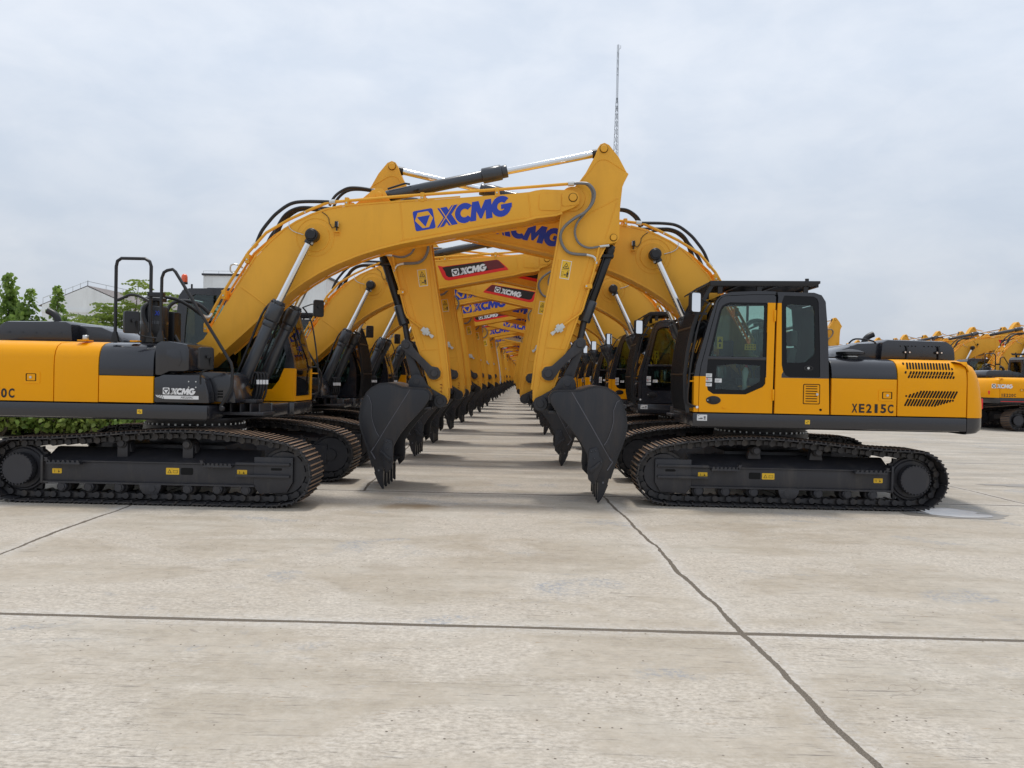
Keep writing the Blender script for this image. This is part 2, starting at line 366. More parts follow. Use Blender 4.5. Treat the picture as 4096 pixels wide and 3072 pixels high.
def yclip(prof_out, zlo, zhi):
    """hood cross-section (y,z) outer wall between two heights"""
    W = [(1.33, 1.245), (1.33, 1.70), (1.322, 1.80), (1.30, 1.88), (1.255, 1.945), (1.18, 1.985), (1.05, 2.008), (.80, 2.018)]
    def yz(z):
        for a, c in zip(W, W[1:]):
            if a[1] <= z <= c[1]: u = (z - a[1]) / max(1e-6, c[1] - a[1]); return (a[0] + (c[0] - a[0]) * u, z)
        return W[-1]
    pts = [yz(zlo)] + [p for p in W if zlo < p[1] < zhi] + [yz(zhi)]
    inn = [(max(p[0] - .045, .72), p[1] - (.02 if p[1] > 1.9 else 0)) for p in pts][::-1]
    return pts + inn

def make_parts(spec):
    """returns a list of (name, MB, label, [ (subname, MB, label) ])"""
    parts = []
    guard = spec.get('guard', False); cabdark = spec.get('cabdark', False)
    BY = spec.get('boomcol', 'boom_yellow'); HY = 'hood_yellow'; DK = 'dark_paint'; FP = 'frame_paint'
    def part(name, mb, subs=(), label=None): parts.append((name, mb, label, list(subs)))
    # ---------- undercarriage
    b = MB(); b.box(-.75, .75, -.85, .85, .47, .70, FP, .03)
    for sx in (-1, 1):
        for sy in (-1, 1):
            b.poly([(sx * .25, sy * .3, .45), (sx * .95, sy * 1.0, .34), (sx * 1.25, sy * 1.0, .34), (sx * .7, sy * .3, .45)], (0, 0, .2), FP, .01)
    b.cyl((0, 0, .66), (0, 0, .86), .60, FP, 40)
    r = MB(); r.cyl((0, 0, .86), (0, 0, .93), .68, FP, 48); r.cyl((0, 0, .935), (0, 0, .985), .64, 'track_steel', 48); r.cyl((0, 0, .985), (0, 0, 1.045), .69, FP, 48)
    for k in range(44):
        a = 2 * math.pi * k / 44; x, y = .655 * math.cos(a), .655 * math.sin(a)
        r.cyl((x, y, .925), (x, y, .955), .013, 'fitting_metal', 6); x, y = .67 * math.cos(a), .67 * math.sin(a); r.cyl((x, y, .84), (x, y, .862), .013, 'fitting_metal', 6)
    part('center_frame', b, [('swing_ring', r, None)])
    ch = chain()
    for sg in (-1, 1):
        f = MB(); Y = 1.19 * sg
        def yy(a): return sg * a
        # beam with sloped upper face
        f.prismx([(yy(1.31), .255), (yy(1.31), .50), (yy(1.29), .52), (yy(1.02), .66), (yy(.95), .66), (yy(.95), .255)], -1.36, 1.30, FP, .008)
        f.box(-1.36, 1.30, min(yy(1.30), yy(1.345)), max(yy(1.30), yy(1.345)), .235, .257, FP)
        f.box(-1.36, 1.25, min(yy(1.30), yy(1.335)), max(yy(1.30), yy(1.335)), .503, .520, FP)
        f.box(-1.385, -1.355, min(yy(1.0), yy(1.35)), max(yy(1.0), yy(1.35)), .23, .58, FP, .006)
        # idler yoke
        f.prism([(1.775, .61), (1.775, .30), (1.70, .17), (1.36, .15), (1.29, .24), (1.29, .61)], yy(1.33), yy(1.27), FP, .008)
        f.prism([(1.60, .56), (1.60, .28), (1.30, .24), (1.30, .56)], yy(1.27), yy(1.06), FP)
        for z in (.525, .375): f.box(1.07, 1.745, min(yy(1.33), yy(1.375)), max(yy(1.33), yy(1.375)), z - .016, z + .016, FP, .004)
        f.prism(rrect(1.50, 1.64, .445, .475, .014), yy(1.33), yy(1.332), 'gap_black')
        f.prism(rrect(.365, .52, .365, .452, .015), yy(1.31), yy(1.3125), 'gap_black')
        f.prism([(-1.30, .56), (-1.36, .56), (-1.46, .50), (-1.46, .44), (-1.36, .30)], yy(1.20), yy(1.12), FP)
        # track guide in the middle
        f.prism([(.13, .235), (-.14, .235), (-.14, .20), (-.10, .13), (-.06, .115), (.06, .115), (.10, .13), (.13, .20)], yy(1.345), yy(1.325), FP, .004)
        subs = []
        for x0, x1 in ((.67, 1.04), (-1.27, -.85)):
            st = MB(); y0, y1 = yy(1.335), yy(1.42)
            st.box(x0, x1, min(y0, y1), max(y0, y1), .475, .50, FP, .004)
            nn = 7
            for k in range(nn):
                u = x0 + (x1 - x0) * (k + .5) / nn; st.prism([(u - .022, .50), (u - .01, .53), (u + .01, .53), (u + .022, .50)], y1, y1 - sg * .012, FP)
            st.prism([(x0, .50), (x0 - .03, .56), (x0 + .01, .56), (x0 + .03, .50)], y0, y1, FP)
            subs.append(('step', st, None))
        for x0, x1, z0, z1 in ((1.072, 1.197, .382, .442), (.180, .345, .365, .448), (-1.255, -1.135, .350, .412)):
            st = MB(); st.prism(rrect(x0, x1, z0, z1, .008), yy(1.31), yy(1.313), 'sticker_yellow')
            w_ = x1 - x0; fr = Frame((x1 if sg > 0 else x0, yy(1.313), z0), (-sg, 0, 0), (0, 0, 1)); h = z1 - z0
            if w_ > .14:
                fr.sheet(st, [(.02, .018), (.07, .018), (.045, .065)], 'decal_black', .002); fr.sheet(st, [(.029, .023), (.061, .023), (.045, .054)], 'sticker_yellow', .0032)
                fr.sheet(st, [(.09, .02), (.145, .02), (.145, .055), (.12, .050), (.09, .055)], 'decal_black', .002); fr.sheet(st, [(.094, .024), (.141, .024), (.141, .050), (.12, .046), (.094, .050)], 'sticker_yellow', .0032)
            else:
                for q in (.03, .08): fr.sheet(st, [(q, .012), (q + .004, .012), (q + .004, .045), (q, .045)], 'decal_black', .002)
                fr.sheet(st, [(.075, .015), (.095, .015), (.09, .028), (.08, .03)], 'decal_black', .002)
            subs.append(('warning_sticker', st, None))
        idl = MB(); idl.cyl((1.654, Y - .06, .412), (1.654, Y + .06, .412), .315, 'track_steel', 40, .012); idl.cyl((1.654, Y - .09, .412), (1.654, Y + .09, .412), .27, FP, 40, .01); idl.cyl((1.654, Y - .12, .412), (1.654, Y + .12, .412), .09, FP, 20)
        subs.append(('idler_wheel', idl, None))
        sp_ = MB(); teeth = []
        for k in range(42): a = 2 * math.pi * k / 42; teeth.append((-1.65 + (.30 if k % 2 else .345) * math.cos(a), .405 + (.30 if k % 2 else .345) * math.sin(a)))
        sp_.prism(teeth, Y - .03, Y + .03, 'track_steel')
        sp_.cyl((-1.65, yy(1.0), .405), (-1.65, yy(1.28), .405), .255, FP, 40, .012); sp_.cyl((-1.65, yy(1.28), .405), (-1.65, yy(1.40), .405), .195, FP, 40, .012); sp_.cyl((-1.65, yy(1.19), .405), (-1.65, yy(1.255), .405), .285, FP, 40, .01)
        for k in range(28):
            a = 2 * math.pi * k / 28; x, z = -1.65 + .192 * math.cos(a), .405 + .192 * math.sin(a); sp_.cyl((x, yy(1.385), z), (x, yy(1.41), z), .0105, FP, 6)
        subs.append(('drive_sprocket', sp_, None))
        for x in (1.19, .835, .46, .02, -.40, -.78, -1.12):
            ro = MB(); ro.cyl((x, Y - .09, .19), (x, Y + .09, .19), .085, 'track_steel', 20, .01); ro.cyl((x, Y - .15, .19), (x, Y + .15, .19), .062, FP, 18, .008); ro.cyl((x, yy(1.33), .19), (x, yy(1.352), .19), .046, FP, 6)
            ro.box(x - .05, x + .05, min(yy(1.27), yy(1.32)), max(yy(1.27), yy(1.32)), .19, .245, FP)
            subs.append(('track_roller', ro, None))
        for x in (.41, -.42):
            ro = MB(); ro.cyl((x, yy(1.02), .738), (x, yy(1.25), .738), .062, 'track_steel', 20, .008); ro.cyl((x, yy(1.25), .738), (x, yy(1.275), .738), .045, FP, 16, .005)
            ro.prism([(x - .09, .62), (x + .09, .62), (x + .07, .72), (x + .03, .775), (x - .03, .775), (x - .07, .72)], yy(1.04), yy(1.16), FP, .006)
            if spec.get('longtrack'): ro.box(x - .065, x + .065, min(yy(1.16), yy(1.22)), max(yy(1.16), yy(1.22)), .56, .74, FP, .006)
            subs.append(('carrier_roller', ro, None))
        part('track_frame', f, subs)
        c = MB(); c.v = [(x, y + Y, z) for x, y, z in ch.v]; c.f = ch.f; c.m = ch.m
        part('crawler_track', c)
    # ---------- deck
    b = MB()
    plan = [(-2.34, -1.33), (.69, -1.33), (.72, -1.2), (.72, -.46), (1.22, -.42), (1.22, .34), (1.29, .36), (1.29, 1.33), (-2.34, 1.33)]
    b.prismz(plan, 1.055, 1.238, DK, .022)
    b.prismz([(-2.2, -1.15), (.6, -1.15), (1.0, -.4), (1.0, .3), (1.2, 1.1), (-2.2, 1.1)], 1.03, 1.056, FP)
    b.box(.70, 1.10, -.75, -.44, 1.255, 1.30, FP, .01)
    b.box(.72, 1.25, -.9, -.42, 1.10, 1.14, FP, .006)
    for x in (.80, .93, 1.06, 1.18): b.box(x, x + .018, -.86, -.44, 1.14, 1.25, FP)
    def small_mark(y, x):
        st = MB(); sg = 1 if y > 0 else -1
        st.prism(rrect(x - .032, x + .032, 1.115, 1.172, .006), y, y + sg * .003, 'sticker_yellow')
        st.prism([(x - .02, 1.145), (x - .002, 1.145), (x - .002, 1.163)], y + sg * .003, y + sg * .0045, 'decal_black'); st.prism([(x + .02, 1.143), (x + .002, 1.143), (x + .002, 1.124)], y + sg * .003, y + sg * .0045, 'decal_black'); return st
    st_a, st_b = small_mark(-1.33, -.155), small_mark(1.33, -.235)
    pl = MB(); pl.prism(rrect(1.098, 1.232, 1.134, 1.215, .004), 1.33, 1.333, 'sticker_white')
    fr = Frame((1.232, 1.333, 1.134), (-1, 0, 0), (0, 0, 1))
    for q in ((.02, .02, .03, .012), (.045, .02, .03, .02), (.09, .015, .025, .01), (.09, .03, .025, .03), (.01, .065, .02, .006)): fr.sheet(pl, [(q[0], q[1]), (q[0] + q[2], q[1]), (q[0] + q[2], q[1] + q[3]), (q[0], q[1] + q[3])], 'print_grey', .002)
    st2 = MB(); st2.prism(rrect(1.01, 1.15, 1.125, 1.205, .01), .325, .322, 'sticker_white'); fr = Frame((1.01, .322, 1.125), (1, 0, 0), (0, 0, 1)); fr.sheet(st2, rrect(.007, .133, .007, .073, .006), 'decal_black', .002)
    for q in ((.03, .05, .07, .006), (.05, .036, .06, .006), (.03, .022, .045, .006), (.06, .03, .012, .02)): fr.sheet(st2, [(q[0], q[1]), (q[0] + q[2], q[1]), (q[0] + q[2], q[1] + q[3]), (q[0], q[1] + q[3])], 'sticker_white', .0035)
    part('deck', b, [('marker_sticker', st_a, None), ('marker_sticker', st_b, None), ('data_plate', pl, None), ('data_plate', st2, None)])
    # ---------- counterweight: stacked plan contours
    cw = [(-2.34, 1.33), (-2.42, 1.328), (-2.50, 1.305), (-2.565, 1.255), (-2.61, 1.18), (-2.66, 1.03), (-2.72, .75), (-2.76, .40), (-2.775, 0)]
    cw = cw + [(x, -y) for x, y in cw[::-1][1:]]
    def contour(ins, z): return [(x + (ins * min(1, (-2.34 - x) / .1) if x < -2.34 else 0), y * (1 - ins * .12), z) for x, y in cw]
    def loft(levels, m):
        mb = MB(); n = len(cw); vs = []; fs = []
        for ins, z in levels: vs += contour(ins, z)
        for i in range(len(levels) - 1):
            for k in range(n): fs.append((i * n + k, i * n + (k + 1) % n, (i + 1) * n + (k + 1) % n, (i + 1) * n + k))
        fs.append(tuple(range(n))[::-1]); fs.append(tuple((len(levels) - 1) * n + k for k in range(n)))
        return mb.add(vs, fs, m)
    b = loft([(.0, 1.242), (-.004, 1.26), (.0, 1.42), (.02, 1.60), (.05, 1.75), (.085, 1.85), (.13, 1.92), (.20, 1.965), (.30, 1.985)], HY)
    cwb = loft([(.14, 1.02), (.06, 1.035), (.015, 1.075), (.0, 1.12), (.0, 1.236)], DK)
    subs = [('base_skirt', cwb, None)]
    rl = MB()
    for sg in (-1, 1): rl.box(-2.635, -2.60, *sorted((sg * 1.05, sg * 1.17)), 1.36, 1.50, 'decal_red', .008)
    subs.append(('reflector', rl, None))
    if spec.get('rearlogo'):
        lg = MB(); fr = Frame((-2.30, -1.332, 1.58), (1, 0, 0), (0, 0, 1))
        logo(lg, Frame((-2.50 + .02, -1.331, 1.60), (1, 0, 0), (0, 0, 1)), -.17, 0, .16, 'logo_white', 'decal_black', .02)
        lg.box(-2.3, -.75, -1.336, -1.331, 1.10, 1.12, 'decal_red'); subs.append(('logo', lg, None))
    part('counterweight', b, subs)
    # ---------- hood core and panels
    b = MB(); b.prismx([(1.27, 1.24), (1.27, 1.70), (1.24, 1.86), (1.12, 1.95), (.8, 1.975), (-.8, 1.975), (-1.12, 1.95), (-1.24, 1.86), (-1.27, 1.70), (-1.27, 1.24)], -2.33, -.56, 'gap_black')
    b.box(-2.33, -.56, -.98, .98, 1.97, 2.012, DK, .01); b.box(-.60, -.25, -.4, .36, 1.24, 1.92, 'black_plastic', .02)
    part('engine_bay', b)
    def panel(sg, x0, x1, z0, z1, m, subs=()):
        p = MB(); pr = [(sg * y, z) for y, z in yclip(None, z0, z1)]; p.prismx(pr, x0, x1, m, .005); part('hood_panel', p, subs)
    def latch(sg, x, z):
        l = MB(); Y = sg * 1.33
        l.ring(rrect(x - .105, x + .105, z - .075, z + .075, .02), rrect(x - .075, x + .06, z - .048, z + .048, .012), Y, Y + sg * .006, HY, 24)
        l.prism(rrect(x - .075, x + .06, z - .048, z + .048, .012), Y, Y + sg * .002, 'gap_black'); l.prism(rrect(x - .06, x + .045, z - .04, z + .04, .01), Y + sg * .001, Y + sg * .005, HY)
        l.cyl((x - .01, Y + sg * .002, z), (x - .01, Y + sg * .014, z), .016, 'fitting_metal', 12); return ('latch', l, None)
    def slots(rows, Y, sg):
        s_ = MB()
        for (x, z0, z1, lean) in rows:
            h = z1 - z0; w_ = .0125; dx = -lean * h
            pts = []
            for k in range(7): a = R(180 * k / 6); pts.append((x + dx + w_ * math.cos(a), z1 + w_ * math.sin(a)))
            for k in range(7): a = R(180 + 180 * k / 6); pts.append((x + w_ * math.cos(a), z0 + w_ * math.sin(a)))
            s_.add([], [], [])
            # hood side leans in near the top
            def yz(z): return 1.33 if z < 1.70 else (1.33 - (z - 1.70) * .08 if z < 1.8 else (1.322 - (z - 1.8) * .275 if z < 1.88 else 1.30 - (z - 1.88) * .69))
            P = [(q[0], sg * (yz(q[1]) + .001), q[1]) for q in pts]; s_.poly(P, (0, sg * .0025, 0), 'gap_black')
        return ('vent_slots', s_, None)
    # left side (cab side)
    nm = MB(); fr = Frame((-.815, 1.331, 1.283), (-1, 0, 0), (0, 0, 1)); write_cells(nm, fr, spec.get('name', 'XE215C'), 0, 0, .55, .118, 'decal_black', .003, bold=.03)
    panel(1, -1.405, -.545, 1.248, 1.733, HY, [latch(1, -1.27, 1.52), ('model_lettering', nm, None)])
    panel(1, -1.405, -.545, 1.737, 2.018, DK)
    rows = []
    n = 17
    for i in range(n):
        x = -1.515 - i * .0392; rows.append((x, 1.885 if i not in (0,) else 1.945, 1.955 if i != n - 1 else 1.89, .18))
        lo, hi = 1.768, 1.838
        if i == 0: lo = hi - .012
        if i == n - 1: hi = lo + .012
        rows.append((x - .005, lo, hi, .5))
        t0 = [0.006, .010, .022, .032, .048] ; top = 1.512 + (.012 + .0155 * i if i < 5 else .075); 
        rows.append((x - .015, 1.505 + (.012 if i < 1 else 0), max(1.512, top - .006), .5))
        bot = 1.395 + (0 if i < 11 else .012 * (i - 10)); rows.append((x - .003, bot, 1.470, .5))
    panel(1, -2.325, -1.42, 1.248, 2.018, HY, [slots(rows, 1.33, 1)])
    # right side
    panel(-1, -.673, .008, 1.255, 1.586, HY); panel(-1, -.673, .008, 1.592, 2.018, DK); panel(-1, -1.237, -.685, 1.25, 2.018, HY)
    nm = MB(); fr = Frame((-2.285, -1.331, 1.283), (1, 0, 0), (0, 0, 1)); write_cells(nm, fr, spec.get('name2', 'XE220C'), 0, 0, .55, .118, 'decal_black', .003, bold=.03)
    panel(-1, -2.325, -1.249, 1.25, 2.018, HY, [latch(-1, -1.52, 1.545), ('model_lettering', nm, None)])
    # fuel tank + tool box on the right front
    b = MB(); b.prism([(.020, 1.60), (.020, 1.95), (.04, 2.0), (.09, 2.03), (.20, 2.03), (.42, 1.995), (.45, 1.93), (.45, 1.67), (.40, 1.655), (.20, 1.65), (.10, 1.60)], -1.32, -.50, DK, .03)
    b.prism([(.16, 1.82), (.17, 1.92), (.30, 1.93), (.34, 1.90), (.36, 1.80), (.33, 1.72)], -1.32, -1.326, DK, .002)
    part('fuel_tank', b)
    b = MB(); b.prism([(.018, 1.262), (.018, 1.575), (.07, 1.585), (.13, 1.612), (.58, 1.615), (.635, 1.58), (.665, 1.52), (.70, 1.385), (.71, 1.262)], -1.325, -1.13, DK, .02)
    b.prism([(.20, 1.30), (.22, 1.64), (.60, 1.655), (.83, 1.65), (.89, 1.62), (.92, 1.54), (.965, 1.33), (.97, 1.262)], -1.125, -.48, DK, .025)
    b.prism([(.60, 1.66), (.84, 1.655), (.88, 1.63), (.90, 1.60), (.64, 1.60)], -1.10, -.55, DK, .01)
    for z in (1.33, 1.365, 1.40): b.prism(rrect(.74, .81, z, z + .022, .004), -1.125, -1.1275, 'gap_black')
    for x in (.455, .545):
        for z in (1.46, 1.53): b.cyl((x, -1.32, z), (x, -1.335, z), .009, 'fitting_metal', 8)
    lg = MB(); fr = Frame((.13, -1.3255, 1.365), (1, 0, 0), (0, 0, 1)); logo(lg, fr, 0, 0, .084, 'logo_white', 'dark_paint', .003)
    bar = Frame((.05, -1.3255, 1.308), (1, 0, 0), (0, 0, 1)); bar.sheet(lg, [(.10, 0), (.53, 0), (.53, .044), (.075, .044)], 'logo_white', .003)
    for k in range(4): q = .012 + k * .022; bar.sheet(lg, [(q, .002 + .006 * (3 - k)), (q + .012, .002 + .006 * (3 - k)), (q - .012, .048), (q - .024, .048)], 'logo_white', .003)
    write(lg, bar, spec.get('name2', 'XE220C'), .30, .010, .16, .026, 'decal_black', .005, .25, .01)
    part('tool_box', b, [('logo_decal', lg, None)])
    # ---------- engine cover, exhaust, pre-cleaner
    b = MB(); b.prism([(-2.47, 2.005), (-2.45, 2.17), (-2.41, 2.24), (-2.33, 2.285), (-1.52, 2.295), (-1.44, 2.26), (-1.42, 2.005)], -.62, .78, DK, .085)
    b.prism([(-1.45, 2.0), (-1.45, 2.255), (-1.13, 2.235), (-.90, 2.14), (-.82, 2.05), (-.80, 2.0)], -.45, .70, DK, .035)
    for x in (-1.32, -1.20, -1.08): b.prism([(x - .02, 2.20 - (1.45 + x) * .1), (x, 2.262 - (1.45 + x) * .12), (x + .02, 2.20 - (1.45 + x) * .1)], -.40, .66, DK)
    for x in (-2.3, -2.12, -1.94, -1.76, -1.6):
        b.prism([(x, 2.13), (x + .04, 2.13), (x + .03, 2.145), (x - .01, 2.145)], -.62, -.63, DK)
    sl = MB()
    for x in (-1.70, -1.76, -1.81, -1.86, -1.91, -2.03, -2.09, -2.14, -2.19, -2.24): sl.poly([(x, .775, 2.195), (x + .016, .775, 2.195), (x + .036, .725, 2.278), (x + .02, .725, 2.278)], (0, .012, .008), 'gap_black')
    hks = []
    for x in (-1.78, -2.22):
        hk = MB(); hks.append(('hinge', hk, None)); hk.tube([(x, .79, 2.02), (x, .80, 2.16), (x + .01, .79, 2.21)], .014, 'black_plastic'); hk.cyl((x - .03, .775, 2.12), (x - .03, .81, 2.12), .022, 'black_plastic', 10); hk.cyl((x + .03, .775, 2.12), (x + .03, .81, 2.12), .022, 'black_plastic', 10)
        for q in (-.03, .03): hk.cyl((x + q, .805, 2.12), (x + q, .815, 2.12), .011, 'logo_white', 8)
    hk = MB(); hk.tube([(-1.05, .60, 2.24), (-1.12, .66, 2.30), (-1.35, .70, 2.27), (-1.40, .66, 2.2)], .012, 'black_plastic', smooth=4)
    ex = MB(); ex.tube([(-1.70, -.47, 2.24), (-1.72, -.47, 2.34), (-1.77, -.47, 2.40), (-1.85, -.47, 2.44)], .046, 'black_plastic', 14, smooth=4)
    part('engine_cover', b, [('vent_slots', sl, None), ('grab_handle', hk, None), ('exhaust_pipe', ex, None)] + hks)
    b = MB(); b.cyl((-.92, .98, 2.0), (-.92, .98, 2.06), .10, 'black_plastic', 24); b.tube([(-.92, .98, 2.06), (-.92, .98, 2.065), (-.92, .98, 2.10), (-.92, .98, 2.125), (-.92, .98, 2.14)], .1, 'black_plastic', 32, rs=[.12, .185, .185, .12, .03])
    b.cyl((-.92, .98, 2.035), (-.92, .98, 2.045), .105, 'fitting_metal', 24); part('rain_cap', b)
    b = MB(); b.cyl((-.235, -.80, 2.0), (-.235, -.80, 2.50), .17, 'black_plastic', 32, .02); b.cyl((-.235, -.80, 2.26), (-.235, -.80, 2.30), .176, 'dark_paint', 32)
    b.cyl((-.235, -.80, 2.5), (-.235, -.80, 2.56), .06, 'black_plastic', 20); b.tube([(-.235, -.80, 2.56), (-.235, -.80, 2.565), (-.235, -.80, 2.60), (-.235, -.80, 2.635), (-.235, -.80, 2.65)], .1, 'black_plastic', 32, rs=[.08, .145, .145, .08, .02])
    b.box(-.33, -.05, -.62, -.40, 1.95, 2.45, 'black_plastic', .03)
    lg = MB(); fr = Frame((-.155, -.972, 2.37), (.94, .34, 0), (0, 0, 1)); write(lg, fr, 'XC', 0, 0, .085, .06, 'logo_blue', .004, .1, .04)
    part('air_cleaner', b, [('logo_decal', lg, None)])
    b = MB(); b.box(-1.02, -.9, -1.22, -1.05, 2.015, 2.03, HY, .005); b.cyl((-.96, -1.13, 2.03), (-.96, -1.13, 2.09), .035, 'fitting_metal', 16, .006); b.box(-.36, -.26, -1.2, -1.1, 2.015, 2.035, HY, .005); part('filler_cap', b)
    # hoses from air cleaner / tank to boom foot
    b = MB(); b.tube([(-.231, -.86, 2.565), (-.208, -.77, 2.613), (-.136, -.69, 2.63), (-.028, -.60, 2.609), (.066, -.52, 2.554), (.129, -.43, 2.497), (.194, -.35, 2.432)], .022, 'rubber', 8, smooth=5)
    b.tube([(.017, -.61, 2.02), (-.086, -.57, 2.159), (-.173, -.52, 2.274), (-.22, -.48, 2.422), (-.201, -.43, 2.54), (-.123, -.39, 2.603), (-.009, -.34, 2.618), (.105, -.30, 2.591), (.188, -.25, 2.53), (.28, -.20, 2.43)], .024, 'rubber', 8, smooth=5)
    b.tube([(-.254, -.91, 2.544), (-.285, -.98, 2.481), (-.291, -1.0, 2.387), (-.266, -1.0, 2.293), (-.217, -.99, 2.201), (-.185, -.98, 2.03)], .026, 'rubber', 8, smooth=5)
    b.tube([(.194, -.35, 2.432), (.235, -.30, 2.405), (.27, -.26, 2.41), (.30, -.24, 2.46)], .023, 'fitting_metal', 8, smooth=3)
    part('hydraulic_hose', b)
    # ---------- rails and mirrors
    b = MB(); y = -1.20
    b.tube([(-.545, y, 2.0), (-.545, y, 2.96), (-.53, y, 3.03), (-.48, y, 3.065), (-.18, y, 3.065), (-.12, y, 3.03), (-.10, y, 2.97), (-.10, y, 2.02)], .021, 'black_plastic', 10)
    b.tube([(-.54, y, 2.53), (-.46, y + .02, 2.57), (-.38, y + .04, 2.61), (-.28, y + .04, 2.60), (-.12, y + .01, 2.53)], .018, 'black_plastic', 8, smooth=4)
    for x in (-.545, -.10): b.prism([(x - .05, 2.015), (x + .05, 2.015), (x + .02, 2.14), (x - .02, 2.14)], y - .025, y + .025, 'black_plastic', .004)
    part('handrail', b)
    b = MB(); y = -1.26
    b.tube([(.06, y, 2.02), (.065, y, 2.82), (.09, y, 2.89), (.13, y, 2.915), (.20, y, 2.93), (.235, y, 2.90), (.955, y, 1.77), (.972, y, 1.70), (.972, y, 1.50), (.955, y, 1.44), (.83, y, 1.22)], .02, 'black_plastic', 10)
    b.prism([(.0, 2.02), (.11, 2.02), (.08, 2.16), (.045, 2.16)], y - .02, y + .02, 'black_plastic', .004)
    b.box(-.115, .085, -1.265, -1.195, 2.585, 2.64, 'black_plastic', .005); b.cyl((.86, y, 1.20), (.86, y - .05, 1.20), .035, 'black_plastic', 12, .01)
    part('handrail', b)
    def mirror(x, y, z, w_, h, stalk, turn=0):
        b = MB(); hd = MB(); p = rrect(y - w_ / 2, y + w_ / 2, z - h / 2, z + h / 2, .03)
        hd.prismx(p, x - .03, x + .03, 'black_plastic', .012)
        g = MB(); g.prismx(rrect(y - w_ / 2 + .012, y + w_ / 2 - .012, z - h / 2 + .012, z + h / 2 - .012, .025), x - .030, x - .034, 'mirror_glass')
        hd.cyl((x + .03, y, z + .02), (x + .065, y, z + .02), .022, 'black_plastic', 12)
        c_, s_ = math.cos(R(turn)), math.sin(R(turn))
        for q in (hd, g): q.v = [(x + (vx - x) * c_ - (vy - y) * s_, y + (vx - x) * s_ + (vy - y) * c_, vz) for vx, vy, vz in q.v]
        b.merge(hd); b.tube(stalk, .010, 'black_plastic', 8, smooth=3)
        part('mirror', b, [('mirror_glass', g, None)])
    mirror(-.24, -1.40, 2.25, .19, .275, [(-.17, -1.40, 2.27), (-.18, -1.36, 2.12), (-.08, -1.30, 2.075), (.12, -1.24, 2.06)], -42)
    mirror(.70, -1.42, 1.82, .19, .275, [(.765, -1.42, 1.84), (.73, -1.40, 1.70), (.64, -1.36, 1.66), (.60, -1.335, 1.60), (.60, -1.33, 1.50)], -38)
    # ---------- cab
    LC = 'black_plastic'
    lower = 'dark_paint' if cabdark else HY
    UP = DK
    zs = 1.727
    out_ = [(1.278, 1.25), (1.281, 1.721), (1.257, 1.876), (1.19, 2.12), (1.127, 2.357), (1.07, 2.57), (1.01, 2.735), (.941, 2.815), (.816, 2.856), (.467, 2.876), (-.287, 2.867), (-.386, 2.834), (-.44, 2.75), (-.475, 2.4), (-.495, 2.008), (-.51, 1.6), (-.52, 1.25)]
    door_o = [(1.212, 1.25), (1.208, 1.722), (1.187, 1.877), (1.13, 2.10), (1.06, 2.40), (.981, 2.72), (.945, 2.775), (.885, 2.80), (.5, 2.825), (.242, 2.828), (.218, 2.80), (.225, 2.57), (.237, 1.25)]
    glass_o = [(1.126, 1.653), (1.104, 1.949), (1.03, 2.30), (.965, 2.60), (.93, 2.67), (.882, 2.70), (.827, 2.718), (.345, 2.720), (.323, 2.695), (.327, 1.964), (.334, 1.641), (.368, 1.598), (.59, 1.495), (1.024, 1.493), (1.095, 1.541)]
    up_in = [(1.063, 1.998), (1.0, 2.28), (.935, 2.60), (.90, 2.66), (.826, 2.69), (.375, 2.69), (.365, 2.66), (.369, 1.998)]
    rear_o = [(.205, 1.25), (.197, 2.57), (.188, 2.80), (.20, 2.868), (-.287, 2.867), (-.386, 2.834), (-.44, 2.75), (-.475, 2.4), (-.495, 2.008), (-.51, 1.6), (-.52, 1.25)]
    rear_g = [(.142, 2.726), (.109, 2.822), (-.274, 2.815), (-.325, 2.79), (-.346, 2.74), (-.375, 2.2), (-.39, 1.75), (-.37, 1.739), (.022, 1.739), (.07, 1.765), (.105, 1.82), (.123, 1.898)]
    rear_i = [(.078, 2.66), (.06, 2.70), (.03, 2.71), (-.24, 2.70), (-.285, 2.68), (-.30, 2.622), (-.319, 2.085), (-.30, 2.04), (-.18, 1.94), (-.14, 1.932), (.054, 1.932)]
    Yc = 1.33
    b = MB()
    # front post strip beside the door
    post = [p for p in out_ if p[0] > .22 and p[1] < 3][:10]
    strip = [(1.278, 1.25), (1.281, 1.721), (1.257, 1.876), (1.19, 2.12), (1.127, 2.357), (1.07, 2.57), (1.01, 2.735), (.941, 2.815), (.816, 2.856), (.467, 2.876), (.225, 2.875), (.222, 2.834)] + [(.5, 2.831), (.885, 2.808), (.95, 2.782), (.988, 2.723), (1.068, 2.40), (1.138, 2.10), (1.195, 1.877), (1.216, 1.722), (1.219, 1.25)]
    cutz = [((0, 0, zs), (0, 0, 1))]
    b.prism(strip, Yc - .05, Yc, UP, 0, lambda c: lower if c.z < zs else UP, cutz)
    # inner side jamb behind the door seam
    b.ring(out_, [(x * .93 + .03, z * .93 + .15) for x, z in glass_o], Yc - .09, Yc - .052, 'gap_black') if False else None
    yel = lambda c: lower if (c.z < zs or (c.z < 2.722 and c.x > .105)) else UP
    b.ring(rear_o, rear_g, Yc - .045, Yc, UP, 64, yel, [((0, 0, zs), (0, 0, 1)), ((0, 0, 2.722), (0, 0, 1)), ((.122, 0, 0), (1, 0, 0))])
    b.box(.19, .25, Yc - .12, Yc - .052, 1.25, 2.85, 'gap_black')
    # right wall with large window, rear wall, roof, floor, front
    rw_i = [(-.36, 1.80), (-.30, 1.72), (.60, 1.40), (.95, 1.42), (1.05, 1.55), (1.12, 1.72), (1.15, 1.9), (1.04, 2.35), (.95, 2.66), (.85, 2.74), (-.20, 2.78), (-.30, 2.72), (-.34, 2.3)]
    b.ring(out_, rw_i, .38, .42, UP, 48, lambda c: lower if c.z < zs else UP, cutz)
